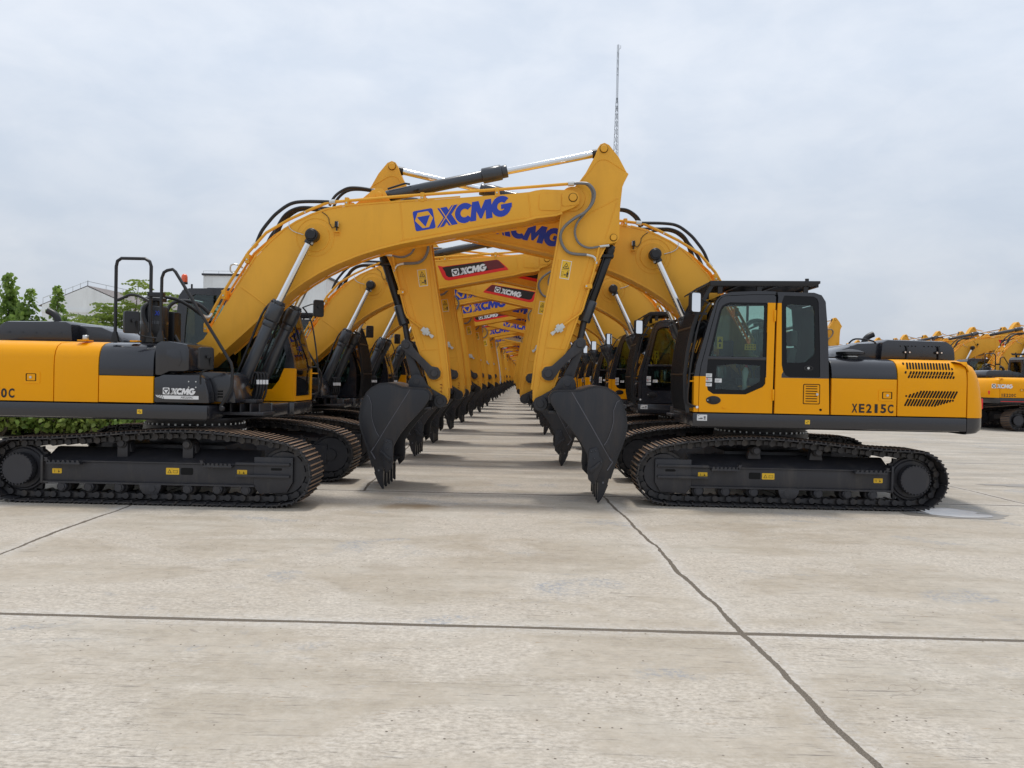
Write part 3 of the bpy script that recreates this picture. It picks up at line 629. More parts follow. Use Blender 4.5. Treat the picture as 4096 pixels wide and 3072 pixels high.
    b.ring([(.42, 1.25), (Yc - .05, 1.25), (Yc - .05, 2.74), (.42, 2.74)], rrect(.50, Yc - .13, 1.80, 2.66, .06), -.462, -.432, UP, 32, None, (), 'yz')
    roof = [(1.01, 2.735), (.941, 2.815), (.816, 2.858), (.467, 2.878), (-.287, 2.869), (-.386, 2.836), (-.44, 2.75), (-.40, 2.74), (-.35, 2.79), (-.27, 2.825), (.47, 2.838), (.80, 2.818), (.91, 2.775), (.97, 2.70)]
    b.prism(roof, .421, Yc - .051, UP, 0)
    b.box(-.5, 1.27, .42, Yc - .05, 1.245, 1.27, 'black_plastic')
    # front face posts, sill, lower frame
    fcur = [(1.278, 1.25), (1.281, 1.721), (1.257, 1.876), (1.19, 2.12), (1.127, 2.357), (1.07, 2.57), (1.01, 2.735), (.941, 2.815)]
    def fstrip(y0, y1, m1, m2, a=0, z_=99, d=.035, bb=None):
        pts = fcur[:3]; bb = bb or b
        bb.prism(band(fcur[:2], -d) if False else band([(1.279, 1.25), (1.281, 1.721)], d), y0, y1, m1)
        bb.prism(band(fcur[1:], d), y0, y1, m2)
    fstrip(Yc - .11, Yc - .051, lower, UP); fstrip(.421, .47, lower, UP)
    b.box(1.245, 1.276, .47, Yc - .11, 1.25, 1.32, lower); b.box(1.245, 1.279, .47, Yc - .11, 1.70, 1.735, UP)
    b.prism(band([(1.01, 2.735), (.941, 2.815), (.86, 2.85)], .035), .47, Yc - .11, UP)
    if not cabdark or True:
        b.prism([(.42, 1.36), (.95, 1.36), (.99, 1.385), (.95, 1.41), (.42, 1.41)], .38, .376, lower)
    subs = []
    # door
    dr = MB(); ym = lambda c: lower if (c.z < zs or (c.x < .325 and c.z < 2.722)) else UP
    dr.ring(door_o, glass_o, Yc - .04, Yc + .002, UP, 72, ym, [((0, 0, zs), (0, 0, 1)), ((.325, 0, 0), (1, 0, 0)), ((0, 0, 2.722), (0, 0, 1))])
    # black printed border of the door glass and divider bar
    low_in = [(1.005, 1.60), (1.0, 1.90), (.40, 1.93), (.395, 1.68), (.60, 1.565), (.95, 1.565)]
    dr.ring([p for p in glass_o if p[1] > 1.96] + [(.327, 1.964), (1.101, 1.964)], up_in, Yc - .03, Yc - .018, 'glass_border', 48)
    ulow = [(1.101, 1.958), (1.126, 1.653), (1.095, 1.541), (1.024, 1.493), (.59, 1.495), (.368, 1.598), (.334, 1.641), (.327, 1.958)]
    dr.ring(ulow[::-1], [(.99, 1.56), (.98, 1.87), (.74, 1.90), (.40, 1.88), (.395, 1.67), (.62, 1.55)], Yc - .032, Yc - .02, 'glass_border', 48)
    dr.box(.325, 1.105, Yc - .022, Yc - .006, 1.955, 1.995, DK, .004)
    hd = [(1.02 + .098 * math.cos(R(a)), 1.411 + .056 * math.sin(R(a))) for a in range(0, 360, 15)]
    dr.prism(hd, Yc + .002, Yc + .010, LC, .003); dr.prism(rrect(.96, 1.06, 1.375, 1.447, .02), Yc + .010, Yc + .022, LC, .006); dr.cyl((1.095, Yc + .01, 1.41), (1.095, Yc + .014, 1.41), .008, 'fitting_metal', 10)
    dr.cyl((.876, Yc, 1.318), (.876, Yc + .010, 1.318), .022, lower, 16, .004)
    for z0 in (2.475, 1.42): dr.cyl((.229, Yc + .008, z0), (.229, Yc + .008, z0 + .15), .016, lower, 10, .004)
    g1 = MB(); g1.prism([(x, z) for x, z in up_in], Yc - .028, Yc - .024, 'window_glass')
    g2 = MB(); g2.prism([(.99, 1.56), (.98, 1.87), (.74, 1.90), (.40, 1.88), (.395, 1.67), (.62, 1.55)], Yc - .030, Yc - .026, 'window_glass')
    stk = MB()
    for x0, x1, z0, z1 in ((1.045, 1.125, 1.595, 1.64), (1.043, 1.125, 1.655, 1.705), (1.045, 1.125, 1.715, 1.765), (.915, 1.005, 1.648, 1.70)):
        stk.prism([(x0, z0), (x1, z0), (x1, z1), (x0, z1)], Yc + .0022, Yc + .0045, 'sticker_white')
        fr = Frame((x1, Yc + .0045, z0), (-1, 0, 0), (0, 0, 1))
        for q in range(3): fr.sheet(stk, [(.008, .012 + q * .011), (.05 + .01 * ((q * 7) % 3), .012 + q * .011), (.05 + .01 * ((q * 7) % 3), .015 + q * .011), (.008, .015 + q * .011)], 'print_grey', .0018)
        if z0 == 1.655: fr.sheet(stk, [(.008, .03), (.025, .03), (.025, .045), (.008, .045)], 'decal_red', .002)
    dst = MB()
    dst.prism([(.46, 2.09), (.61, 2.09), (.61, 2.17), (.46, 2.17)], Yc - .038, Yc - .034, 'sticker_yellow'); dst.prism([(.90, 2.10), (.98, 2.10), (.98, 2.26), (.90, 2.26)], Yc - .038, Yc - .034, 'sticker_yellow')
    for x in (.48, .515, .55, .585):
        for z in (2.105, 2.14): dst.prism([(x - .011, z), (x + .011, z), (x, z + .022)], Yc - .034, Yc - .032, 'decal_black')
    dst.prism([(.915, 2.19), (.965, 2.19), (.94, 2.24)], Yc - .034, Yc - .032, 'decal_black'); dst.prism([(.93, 2.12), (.95, 2.12), (.95, 2.165), (.93, 2.165)], Yc - .034, Yc - .032, 'decal_black')
    subs += [('door', dr, None), ('window', g1, None), ('window', g2, None), ('paper_notice', stk, None), ('warning_sticker', dst, None)]
    rg = MB(); rg.ring(rear_g, rear_i, Yc - .03, Yc - .012, 'glass_border', 48); rg.prism(rear_i, Yc - .026, Yc - .022, 'window_glass')
    rg.ring([(-.30 + .065 * math.cos(R(a)) + .065, 1.862 + .036 * math.sin(R(a))) for a in range(0, 360, 20)], [(-.235 + .045 * math.cos(R(a)), 1.862 + .02 * math.sin(R(a))) for a in range(0, 360, 20)], Yc - .012, Yc - .004, LC, 24)
    rg.cyl((-.235, Yc - .012, 1.862), (-.235, Yc - .004, 1.862), .017, 'fitting_metal', 10)
    subs.append(('window', rg, None))
    g = MB(); g.prism(rw_i, .398, .402, 'window_glass'); subs.append(('window', g, None))
    g = MB(); g.prism(band(fcur[1:], .004), .47, Yc - .11, 'window_glass'); g.prism(band([(1.275, 1.33), (1.277, 1.70)], .004), .48, Yc - .12, 'window_glass'); subs.append(('windscreen', g, None))
    g = MB(); g.prismx(rrect(.50, Yc - .13, 1.80, 2.66, .06), -.449, -.445, 'window_glass'); subs.append(('window', g, None))
    vt = MB(); vt.ring(rrect(-.393, -.168, 1.382, 1.652, .018), rrect(-.383, -.178, 1.392, 1.642, .014), Yc, Yc + .001, 'gap_black', 20); vt.prism(rrect(-.382, -.179, 1.393, 1.641, .014), Yc, Yc + .004, lower)
    for k in range(7): z = 1.418 + k * .033; vt.prism(rrect(-.355, -.20 if k != 3 else -.20, z, z + .011, .005), Yc + .004, Yc + .0055, 'gap_black')
    vt.cyl((-.352, Yc + .003, 1.515), (-.352, Yc + .014, 1.515), .017, 'fitting_metal', 12); vt.cyl((-.405, Yc, 1.31), (-.405, Yc + .003, 1.31), .017, 'gap_black', 12)
    subs.append(('vent_flap', vt, None))
    # interior
    se = MB(); se.box(-.02, .50, .62, 1.12, 1.42, 1.56, 'seat_cloth', .05); se.poly([(-.02, .64, 1.50), (.12, .64, 1.50), (-.06, .64, 2.15), (-.17, .64, 2.13)], (0, .46, 0), 'seat_cloth', .04); se.box(-.20, -.10, .76, 1.0, 2.17, 2.38, 'seat_cloth', .035)
    se.box(.0, .4, .68, 1.06, 1.27, 1.42, 'black_plastic', .02)
    for y0 in (.52, 1.12): se.box(-.05, .52, y0, y0 + .10, 1.62, 1.72, 'cab_trim', .02)
    for y0 in (.57, 1.17): se.tube([(.45, y0, 1.70), (.47, y0, 1.80), (.50, y0, 1.88)], .016, 'black_plastic', 8); se.box(.475, .53, y0 - .022, y0 + .022, 1.86, 1.93, 'black_plastic', .01)
    subs.append(('seat', se, None))
    it = MB(); it.box(.78, 1.05, .44, .56, 1.72, 2.0, 'cab_trim', .03); it.tube([(.85, .5, 2.0), (.84, .5, 2.3)], .012, 'black_plastic')
    it.box(-.46, -.30, .5, 1.2, 1.27, 1.78, 'cab_trim', .03); it.box(.55, .75, .44, .50, 2.02, 2.25, 'black_plastic', .02); it.box(-.35, .85, .46, 1.22, 2.77, 2.80, 'cab_trim', .01)
    for y0 in (.75, .92): it.tube([(1.02, y0, 1.28), (.98, y0, 1.6), (.93, y0, 1.78)], .012, 'black_plastic'); it.box(.95, 1.15, y0 - .05, y0 + .05, 1.28, 1.36, 'black_plastic', .01)
    subs.append(('dashboard', it, None))
    bot = MB(); bot.tube([(.56, 1.16, 1.56), (.565, 1.16, 1.66), (.555, 1.16, 1.80), (.55, 1.16, 1.86)], .03, 'seat_plastic', 10, rs=[.035, .028, .045, .02]); bot.cyl((.545, 1.16, 1.86), (.54, 1.16, 1.90), .018, 'decal_red', 8); subs.append(('wrapped_cover', bot, 'white plastic wrap'))
    # grab rail at the front corner
    gr = MB(); gr.tube([(1.10, Yc + .03, 2.70), (1.16, Yc + .06, 2.62), (1.24, Yc + .07, 2.45), (1.30, Yc + .07, 2.15), (1.355, Yc + .06, 1.75), (1.375, Yc + .05, 1.42), (1.34, Yc + .04, 1.35), (1.25, Yc + .02, 1.32)], .013, 'black_plastic', 8, smooth=4)
    gr.cyl((1.24, Yc, 1.315), (1.24, Yc + .035, 1.315), .018, 'logo_white', 10); gr.cyl((1.06, Yc - .02, 2.69), (1.06, Yc + .03, 2.69), .014, 'fitting_metal', 8)
    for z in (1.66, 1.76): gr.tube([(1.27, Yc - .02, z), (1.36, Yc + .05, z)], .009, 'black_plastic' if z > 1.7 else lower, 8)
    subs.append(('grab_rail', gr, None))
    wp = MB(); wp.tube([(1.26, .9, 1.76), (1.245, .86, 2.0), (1.19, .85, 2.25)], .008, 'black_plastic'); wp.tube([(1.27, .62, 1.72), (1.235, .72, 2.0), (1.14, .8, 2.4)], .006, 'black_plastic'); subs.append(('wiper', wp, None))
    if guard:
        gd = MB(); gc = [(1.375, 1.25), (1.415, 1.44), (1.425, 1.75), (1.395, 2.05), (1.33, 2.38), (1.24, 2.66), (1.15, 2.84), (1.075, 2.975)]
        for k in range(21):
            y0 = .40 + k * .045; th = .008 if 0 < k < 20 else .018
            gd.prism(band(gc, .03 if th < .01 else .05), y0 - th / 2, y0 + th / 2, LC)
        for (a, c) in ((.0, .06), ): pass
        for i, z in ((0, 0), (2, 0), (4, 0), (7, 0)): p = gc[i]; gd.box(p[0] - .045, p[0] + .006, .395, 1.31, p[1] - .012, p[1] + .012, LC)
        for z in (1.3, 2.55): gd.box(1.12 if z > 2 else 1.27, 1.30 if z > 2 else 1.37, Yc - .06, Yc - .03, z, z + .03, LC)
        subs.append(('front_guard', gd, None))
        rf = MB()
        for y0 in (.42, 1.27): rf.prism([(1.09, 2.935), (1.09, 3.005), (-.37, 3.025), (-.37, 2.99), (-.27, 2.945), (-.2, 2.955)], y0, y0 + .05, LC, .006)
        rf.prism([(1.02, 3.006), (.95, 3.03), (.50, 3.035), (.42, 3.018)], .55, 1.1, LC)
        for k in range(9): y0 = .52 + k * .085; rf.prism([(1.07, 2.95), (1.07, 2.985), (-.34, 3.005), (-.34, 2.975)], y0, y0 + .02, LC)
        for x in (1.05, .7, .2, -.34): rf.box(x - .02, x + .02, .46, 1.28, 2.945, 2.985, LC)
        for x in (.43, -.19, .95):
            for y0 in (.46, 1.25): rf.box(x - .03, x + .03, y0, y0 + .04, 2.84, 2.95, LC)
        rf.cyl((-.2, 1.29, 3.02), (-.2, 1.29, 3.055), .025, LC, 12)
        for k in range(6): y0 = .47 + k * .16; rf.poly([(1.09, y0, 3.0), (1.09, y0 + .012, 3.0), (1.27, y0 + .012, 2.88), (1.27, y0, 2.88)], (0, 0, -.02), LC)
        subs.append(('roof_guard', rf, None))
    else:
        rf = MB(); rf.box(-.1, .7, .55, 1.15, 2.87, 2.90, UP, .02); rf.cyl((-.30, .5, 2.86), (-.30, .5, 2.94), .015, LC, 8); subs.append(('roof_hatch', rf, None))
    part('cab', b, subs)
    mirror(1.325, 1.47, 2.695, .165, .27, [(1.335, 1.44, 2.70), (1.27, 1.42, 2.76), (1.18, 1.38, 2.73), (1.10, 1.34, 2.69)], -62)
    parts[-1][1].box(1.285, 1.297, 1.40, 1.41, 2.6, 2.61, 'black_plastic')
    if spec.get('beacon'):
        b = MB(); b.cyl((-.54, .80, 2.86), (-.54, .80, 2.98), .012, 'black_plastic', 8); b.cyl((-.54, .80, 2.97), (-.54, .80, 3.0), .048, 'black_plastic', 16, .004); b.box(-.56, -.44, .78, .82, 2.86, 2.88, 'black_plastic')
        dm = MB(); dm.tube([(-.54, .80, 3.0), (-.54, .80, 3.08), (-.54, .80, 3.105), (-.54, .80, 3.12), (-.54, .80, 3.126)], .045, 'beacon_orange', 20, rs=[.046, .046, .04, .024, .004])
        part('warning_beacon', b, [('beacon_lens', dm, 'orange dome')])
    # ---------- boom
    b = MB(); hwb = .255
    b.prism(BOOM, -hwb, hwb, BY, .007)
    for sg in (-1, 1):
        Y = sg * hwb
        b.tube([(1.717 + .26 * math.cos(R(a)), Y, 3.531 + .26 * math.sin(R(a))) for a in range(0, 361, 12)], .006, BY, 6)
        b.cyl((1.717, Y - sg * .01, 3.531), (1.717, Y + sg * .012, 3.531), .20, BY, 36, .008)
        b.prism(rrect(4.78, 5.075, 3.95, 4.175, .04), Y, Y + sg * .012, BY, .003)
        b.prism([(5.09, 4.185), (5.09, 4.03), (5.12, 4.01), (5.27, 4.03), (5.32, 4.08), (5.325, 4.16), (5.28, 4.205), (5.20, 4.205)], Y, Y + sg * .010, BY, .003)
        b.cyl((5.24, Y, 4.13), (5.24, Y + sg * .035, 4.13), .052, BY, 24, .006); b.tube([(5.24 + .058 * math.cos(R(a)), Y + sg * .012, 4.13 + .058 * math.sin(R(a))) for a in range(0, 361, 15)], .004, 'gap_black', 5)
        for l in ([(2.876, 4.025), (2.93, 3.51)], [(.70, 2.83), (.86, 2.72), (1.065, 2.575)], [(4.63, 4.17), (4.672, 3.86)], [(.20, 2.0), (.34, 1.88)]): b.tube([(x, Y, z) for x, z in l], .0075, BY, 6)
        b.tube([(x, Y, z + (.012 if z > 0 else 0)) for x, z in [(2.886, 3.496), (3.709, 3.665), (4.592, 3.833)]], .006, BY, 6)
    low = BOOM[23:38]
    for sg in (-1, 1):
        b.prism(band(low, .030), sg * hwb, sg * (hwb + .008), BY, .002)
        b.prism(band(BOOM[3:13], .022), sg * hwb, sg * (hwb + .006), BY, .002)
    # arm cylinder bracket
    for y0 in (-.16, .10): b.prism([(2.18, 3.965), (2.47, 4.21), (2.53, 4.24), (2.60, 4.235), (2.65, 4.19), (2.70, 4.10), (2.76, 4.022)], y0, y0 + .06, BY, .006)
    b.cyl((2.565, -.18, 4.145), (2.565, .18, 4.145), .045, BY, 20, .005)
    b.cyl((.06, -.30, 1.82), (.06, .30, 1.82), .12, 'black_plastic', 28, .01)
    subs = []
    for sg in (-1, 1):
        Y = sg * hwb; c, s_ = math.cos(R(11.2)), math.sin(R(11.2))
        O = Vector((3.10, Y, 3.632)); d_ = MB()
        if sg < 0: fr = Frame(O, (c, 0, s_), (-s_, 0, c)); k = 1
        else: fr = Frame(O + Vector((c, 0, s_)) * 1.345, (-c, 0, -s_), (-s_, 0, c)); k = -1
        if spec.get('decal', 'blue') == 'blue':
            logo(d_, fr, 0, 0, .278, 'logo_blue', BY, .003)
        else:
            Lw = 1.36
            X = (lambda a: a) if sg < 0 else (lambda a: Lw - a)
            pp = lambda pts: [(X(a), b_) for a, b_ in pts][:: (1 if sg < 0 else -1)]
            fr.sheet(d_, pp([(.06, .10), (.10, .03), (.17, .0), (1.40, .0), (1.36, .07), (1.24, .22), (1.20, .245), (1.10, .25), (.10, .30), (.0, .34)]), 'decal_red', .003)
            fr.sheet(d_, pp([(.135, .11), (.175, .07), (.21, .062), (1.335, .062), (1.235, .215), (1.195, .24), (1.10, .245), (.16, .285), (.085, .28), (.12, .2)]), 'decal_black', .0045)
            fr.sheet(d_, pp([(1.328, .068), (1.232, .212), (1.192, .236), (1.10, .241), (.92, .248), (1.0, .068)]), 'decal_hexes', .006)
            logo(d_, fr, .26 if sg < 0 else .24, .068, .145 if sg < 0 else .145, 'logo_white', 'decal_black', .0075)
        subs.append(('logo_decal', d_, 'blue lettering with emblem' if spec.get('decal', 'blue') == 'blue' else 'black and red panel with white lettering'))
        lm = MB(); lx = 2.02
        lm.prismx(rrect(Y + sg * .045 - .035, Y + sg * .045 + .035, 3.66, 3.745, .012), lx - .022, lx + .022, 'black_plastic', .006)
        lm.prismx(rrect(Y + sg * .045 - .028, Y + sg * .045 + .028, 3.667, 3.738, .01), lx + .022, lx + .025, 'mirror_glass')
        lm.cyl((lx, Y + sg * .045, 3.61), (lx, Y + sg * .045, 3.665), .010, 'black_plastic', 8); lm.box(lx - .035, lx + .035, *sorted((Y, Y + sg * .07)), 3.60, 3.612, BY); lm.box(lx - .03, lx + .03, *sorted((Y, Y + sg * .008)), 3.56, 3.612, BY)
        lm.tube([(2.0, Y + sg * .04, 3.68), (1.955, Y + sg * .02, 3.66), (1.91, Y + sg * .012, 3.73), (1.90, Y + sg * .012, 3.79), (1.86, Y + sg * .01, 3.84), (1.80, Y, 3.88)], .005, 'rubber', 6, smooth=4)
        subs.append(('work_lamp', lm, None))
        # steel pipes along the back of the boom and their clamps
        pi = MB()
        for (yy_, path) in ((sg * .235, [(.20, 2.30), (.40, 2.67), (.79, 3.31), (1.03, 3.585), (1.34, 3.77), (1.673, 3.93), (1.88, 4.015), (2.87, 4.115), (4.274, 4.235), (5.22, 4.325)]),
                            (sg * .15, [(.24, 2.28), (.43, 2.65), (.84, 3.31), (1.12, 3.56), (1.45, 3.77), (1.80, 3.93), (2.05, 3.99)]), (sg * .08, [(.27, 2.26), (.46, 2.65), (.86, 3.33), (1.10, 3.55), (1.4, 3.75)])):
            pi.tube([(x, yy_, z) for x, z in path], .021 if abs(yy_) > .2 else .017, BY, 8)
        for x, z, dx, dz in ((.22, 2.24, .07, .04), (.46, 2.70, .06, .04), (.78, 3.20, .06, .04), (1.57, 3.86, .03, .06), (2.14, 4.0, .0, .07), (3.18, 4.085, 0, .07), (4.20, 4.17, 0, .075)):
            pi.box(x - .028, x + .028, *sorted((sg * .06, sg * .265)), z - .04, z + .085, BY, .008) if x < 1.5 or x > 2 else None
            pi.cyl((x, sg * .262, z + .01), (x, sg * .275, z + .01), .012, 'fitting_metal', 6)
        pi.cyl((5.17, sg * .235, 4.32), (5.25, sg * .235, 4.328), .034, 'fitting_metal', 8); pi.cyl((1.90, sg * .235, 4.02), (1.98, sg * .235, 4.028), .034, 'fitting_metal', 8); pi.cyl((.84, sg * .2, 3.39), (.89, sg * .19, 3.45), .035, 'fitting_metal', 8)
        pi.tube([(.60, sg * .24, 3.02), (.55, sg * .25, 3.05), (.56, sg * .26, 3.13), (.64, sg * .25, 3.14), (.70, sg * .2, 3.10)], .012, 'fitting_metal', 6, smooth=3)
        subs.append(('hydraulic_pipe', pi, None))
        ho = MB(); ho.tube([(.88, sg * .19, 3.44), (.95, sg * .2, 3.60), (1.05, sg * .2, 3.74), (1.165, sg * .2, 3.866), (1.351, sg * .2, 3.995), (1.56, sg * .21, 4.028), (1.92, sg * .235, 4.023)], .024, 'rubber', 10, smooth=5)
        ho.tube([(1.08, sg * .06, 3.55), (1.15, sg * .05, 3.75), (1.264, sg * .05, 3.90), (1.45, sg * .06, 3.975), (1.70, sg * .08, 3.965)], .022, 'rubber', 10, smooth=5)
        ho.tube([(1.866, sg * .1, 4.0), (1.93, sg * .08, 4.13), (2.03, sg * .06, 4.22), (2.14, sg * .06, 4.262), (2.30, sg * .05, 4.262), (2.48, sg * .04, 4.235)], .02, 'rubber', 10, smooth=5)
        ho.cyl((2.44, sg * .04, 4.237), (2.54, sg * .03, 4.232), .024, 'fitting_metal', 8)
        ho.tube([(1.35, sg * .25, 3.74), (1.36, sg * .27, 3.66), (1.43, sg * .28, 3.60), (1.56, sg * .28, 3.56)], .006, 'fitting_metal', 6, smooth=4)
        subs.append(('rubber_hose', ho, None))
    part('boom', b, subs)
    # ---------- arm
    b = MB(); ha = .17
    b.prism(ARM, -ha, ha, BY, .006)
    for sg in (-1, 1):
        b.prism(band(ARM[25:34], .026), sg * ha, sg * (ha + .008), BY, .002); b.prism(band(ARM[14:20], .026), sg * ha, sg * (ha + .008), BY, .002)
    subs = []
    for sg in (-1, 1):
        Y = sg * ha
        for l in ([(5.34, 4.37), (5.45, 4.50), (5.56, 4.645), (5.61, 4.675), (5.67, 4.68), (5.72, 4.665), (5.955, 4.52)], [(5.862, 4.15), (5.50, 3.95), (5.20, 3.72)], [(5.845, 4.09), (5.70, 3.60)], [(4.885, 2.085), (5.17, 2.062)], [(5.50, 3.36), (5.28, 2.60), (5.10, 2.06)], [(4.815, 1.50), (4.90, 2.1), (5.0, 2.75), (5.06, 3.3)]):
            b.tube([(x, Y, z) for x, z in l], .007, BY, 6)
        for cx, cz, r_ in ((5.654, 4.825, .050), (5.812, 3.609, .043)): b.cyl((cx, Y, cz), (cx, Y + sg * .03, cz), r_, BY, 24, .006); b.tube([(cx + (r_ + .004) * math.cos(R(a)), Y + sg * .006, cz + (r_ + .004) * math.sin(R(a))) for a in range(0, 361, 15)], .0035, 'gap_black', 5)
        b.cyl((5.24, Y - .01 * sg, 4.13), (5.24, Y + sg * .02, 4.13), .17, BY, 32, .006)
        b.cyl((4.949, Y, 1.722), (4.949, Y + sg * .03, 1.722), .115, BY, 28, .01)
        d_ = MB(); ps = [(5.08, 3.04), (5.21, 3.021), (5.249, 3.274), (5.115, 3.292)]
        if sg > 0: ps = [(x - .0, z) for x, z in ps]
        d_.prism(ps, Y, Y + sg * .002, 'sticker_white'); q = [(5.088, 3.048), (5.204, 3.031), (5.240, 3.267), (5.120, 3.283)]; d_.prism(q, Y + sg * .002, Y + sg * .0035, 'sticker_yellow')
        def inn(u, v): x0 = q[0][0] + (q[1][0] - q[0][0]) * u; z0 = q[0][1] + (q[1][1] - q[0][1]) * u; x1 = q[3][0] + (q[2][0] - q[3][0]) * u; z1 = q[3][1] + (q[2][1] - q[3][1]) * u; return (x0 + (x1 - x0) * v, z0 + (z1 - z0) * v)
        def dsh(pts, m, l): d_.prism([inn(u if sg < 0 else 1 - u, v) for u, v in pts], Y + sg * (.0035 + l), Y + sg * (.0046 + l), m)
        dsh([(.12, .56), (.88, .56), (.5, .92)], 'decal_black', 0); dsh([(.24, .60), (.76, .60), (.5, .85)], 'sticker_yellow', .0012); dsh([(.4, .64), (.6, .64), (.55, .72), (.42, .70)], 'decal_black', .0024)
        dsh([(.05, .49), (.95, .49), (.95, .505), (.05, .505)], 'decal_black', 0)
        dsh([(.68, .08), (.76, .08), (.76, .22), (.80, .22), (.80, .08), (.88, .08), (.90, .36), (.66, .36)], 'decal_black', 0); dsh([(.74, .38), (.84, .38), (.84, .44), (.74, .44)], 'decal_black', 0)
        dsh([(.36, .20), (.44, .27), (.44, .225), (.54, .225), (.54, .27), (.62, .20), (.54, .13), (.54, .175), (.44, .175), (.44, .13)], 'decal_black', 0)
        dsh([(.08, .10), (.28, .10), (.28, .38), (.08, .38)], 'decal_black', 0); dsh([(.11, .115), (.25, .115), (.25, .365), (.11, .365)], 'sticker_yellow', .0012)
        subs.append(('warning_sticker', d_, None))
        pv = MB(); pv.tube([(5.62, Y + sg * .04, 3.50), (5.575, Y + sg * .045, 3.27), (5.56, Y + sg * .04, 3.2), (5.50, Y + sg * .035, 2.95), (5.41, Y + sg * .03, 2.62), (5.38, Y + sg * .03, 2.56), (5.15, Y + sg * .03, 2.39)], .014, BY, 8)
        pv.box(5.43, 5.53, *sorted((Y, Y + sg * .06)), 2.90, 2.96, BY, .008); pv.cyl((5.45, Y + sg * .06, 2.93), (5.45, Y + sg * .068, 2.93), .012, 'fitting_metal', 6)
        subs.append(('steel_pipe', pv, None))
        vv = MB(); dx, dz = .79, .61
        def along(u, v_, w0, w1, y0, y1):
            pts = [(5.09 + dx * a - dz * c_, 2.345 + dz * a + dx * c_) for a, c_ in ((u, w0), (v_, w0), (v_, w1), (u, w1))]; vv.prism(pts, Y + sg * y0, Y + sg * y1, 'seat_plastic', .004)
        along(-.055, .075, -.035, .035, .01, .075); along(-.02, .03, -.058, .058, .02, .065); along(-.10, -.05, -.017, .017, .02, .055); along(-.135, -.095, -.024, .024, .018, .06)
        vv.cyl((5.09, Y + sg * .07, 2.345), (5.09, Y + sg * .09, 2.345), .022, 'seat_plastic', 8)
        subs.append(('shutoff_valve', vv, None))
        hs = MB(); yo = Y + sg * .10
        hs.tube([(5.25, sg * .235, 4.328), (5.36, sg * .27, 4.325), (5.453, yo + sg * .03, 4.30), (5.527, yo + sg * .02, 4.201), (5.505, yo, 4.057), (5.403, yo, 3.927), (5.276, yo, 3.853), (5.135, yo - sg * .02, 3.736), (5.08, yo - sg * .04, 3.606), (5.126, yo - sg * .06, 3.463), (5.228, yo - sg * .06, 3.379), (5.444, yo - sg * .06, 3.361)], .021, 'hose_braid', 10, smooth=5)
        hs.tube([(5.444, yo - sg * .06, 3.361), (5.53, yo - sg * .06, 3.34), (5.57, yo - sg * .06, 3.30), (5.578, yo - sg * .06, 3.24)], .018, 'fitting_metal', 8, smooth=3)
        hs.tube([(5.25, sg * .20, 4.33), (5.40, sg * .25, 4.325), (5.495, yo, 4.222), (5.498, yo - sg * .03, 4.079), (5.415, yo - sg * .03, 3.935), (5.304, yo - sg * .03, 3.79), (5.278, yo - sg * .05, 3.647), (5.338, yo - sg * .06, 3.519), (5.468, yo - sg * .06, 3.457), (5.63, yo - sg * .06, 3.478)], .016, 'hose_braid', 10, smooth=5)
        hs.cyl((5.62, yo - sg * .06, 3.476), (5.75, yo - sg * .08, 3.497), .019, 'fitting_metal', 8)
        subs.append(('braided_hose', hs, None))
        rr_ = MB()
        if sg > 0:
            for k in range(3): rr_.tube([(4.83, Y + .001, 1.60 - k * .05), (4.80, Y + .001, 1.61 - k * .05), (4.80, Y + .001, 1.58 - k * .05)], .006, 'engraved_red', 5)
            rr_.v = [(x + .04, y, z - .05) for x, y, z in rr_.v]
            subs.append(('grease_point', rr_, None))
    part('arm', b, subs)
    # ---------- bucket linkage
    for sg in (-1, 1):
        b = MB(); y0, y1 = sg * .20, sg * .24
        b.prism(band([(4.949 - .02, 1.722 - .04), (5.06, 1.80), (5.20, 1.98), (5.38, 2.135 + .04)], .0) if False else [(4.965, 1.625), (5.02, 1.64), (5.06, 1.70), (5.12, 1.79), (5.22, 1.90), (5.40, 2.04), (5.44, 2.08), (5.465, 2.13), (5.455, 2.19), (5.41, 2.225), (5.36, 2.22), (5.31, 2.18), (5.27, 2.10), (5.16, 1.98), (5.00, 1.83), (4.90, 1.81), (4.86, 1.75), (4.865, 1.68), (4.91, 1.635)], y0, y1, FP, .006)
        b.cyl((4.949, sg * .18, 1.722), (4.949, sg * .265, 1.722), .056, FP, 24, .006); b.cyl((5.38, sg * .18, 2.135), (5.38, sg * .265, 2.135), .050, FP, 24, .006)
        part('side_link', b)
    b = MB(); b.prism([(5.33, 2.10), (5.34, 2.17), (5.38, 2.20), (5.43, 2.17), (5.44, 2.10), (5.40, 1.95), (5.33, 1.75), (5.30, 1.62), (5.27, 1.54), (5.20, 1.52), (5.15, 1.56), (5.14, 1.64), (5.19, 1.76), (5.26, 1.90)], -.13, .13, FP, .01)
    b.cyl((5.216, -.26, 1.595), (5.216, .26, 1.595), .05, FP, 24, .006); part('bucket_link', b)
    # ---------- bucket
    b = MB(); BP = 'bucket_paint'; hbk = .57
    side = BACK + MOUTH
    for sg in (-1, 1): b.prism(side, sg * hbk, sg * (hbk - .028), BP, .003)
    b.prism(band(BACK, .03), -hbk + .028, hbk - .028, BP)
    b.prism([(5.775, .35), (5.815, .45), (5.78, .46), (5.66, .40), (5.53, .39), (5.60, .35)], -hbk + .001, hbk - .001, BP, .004)
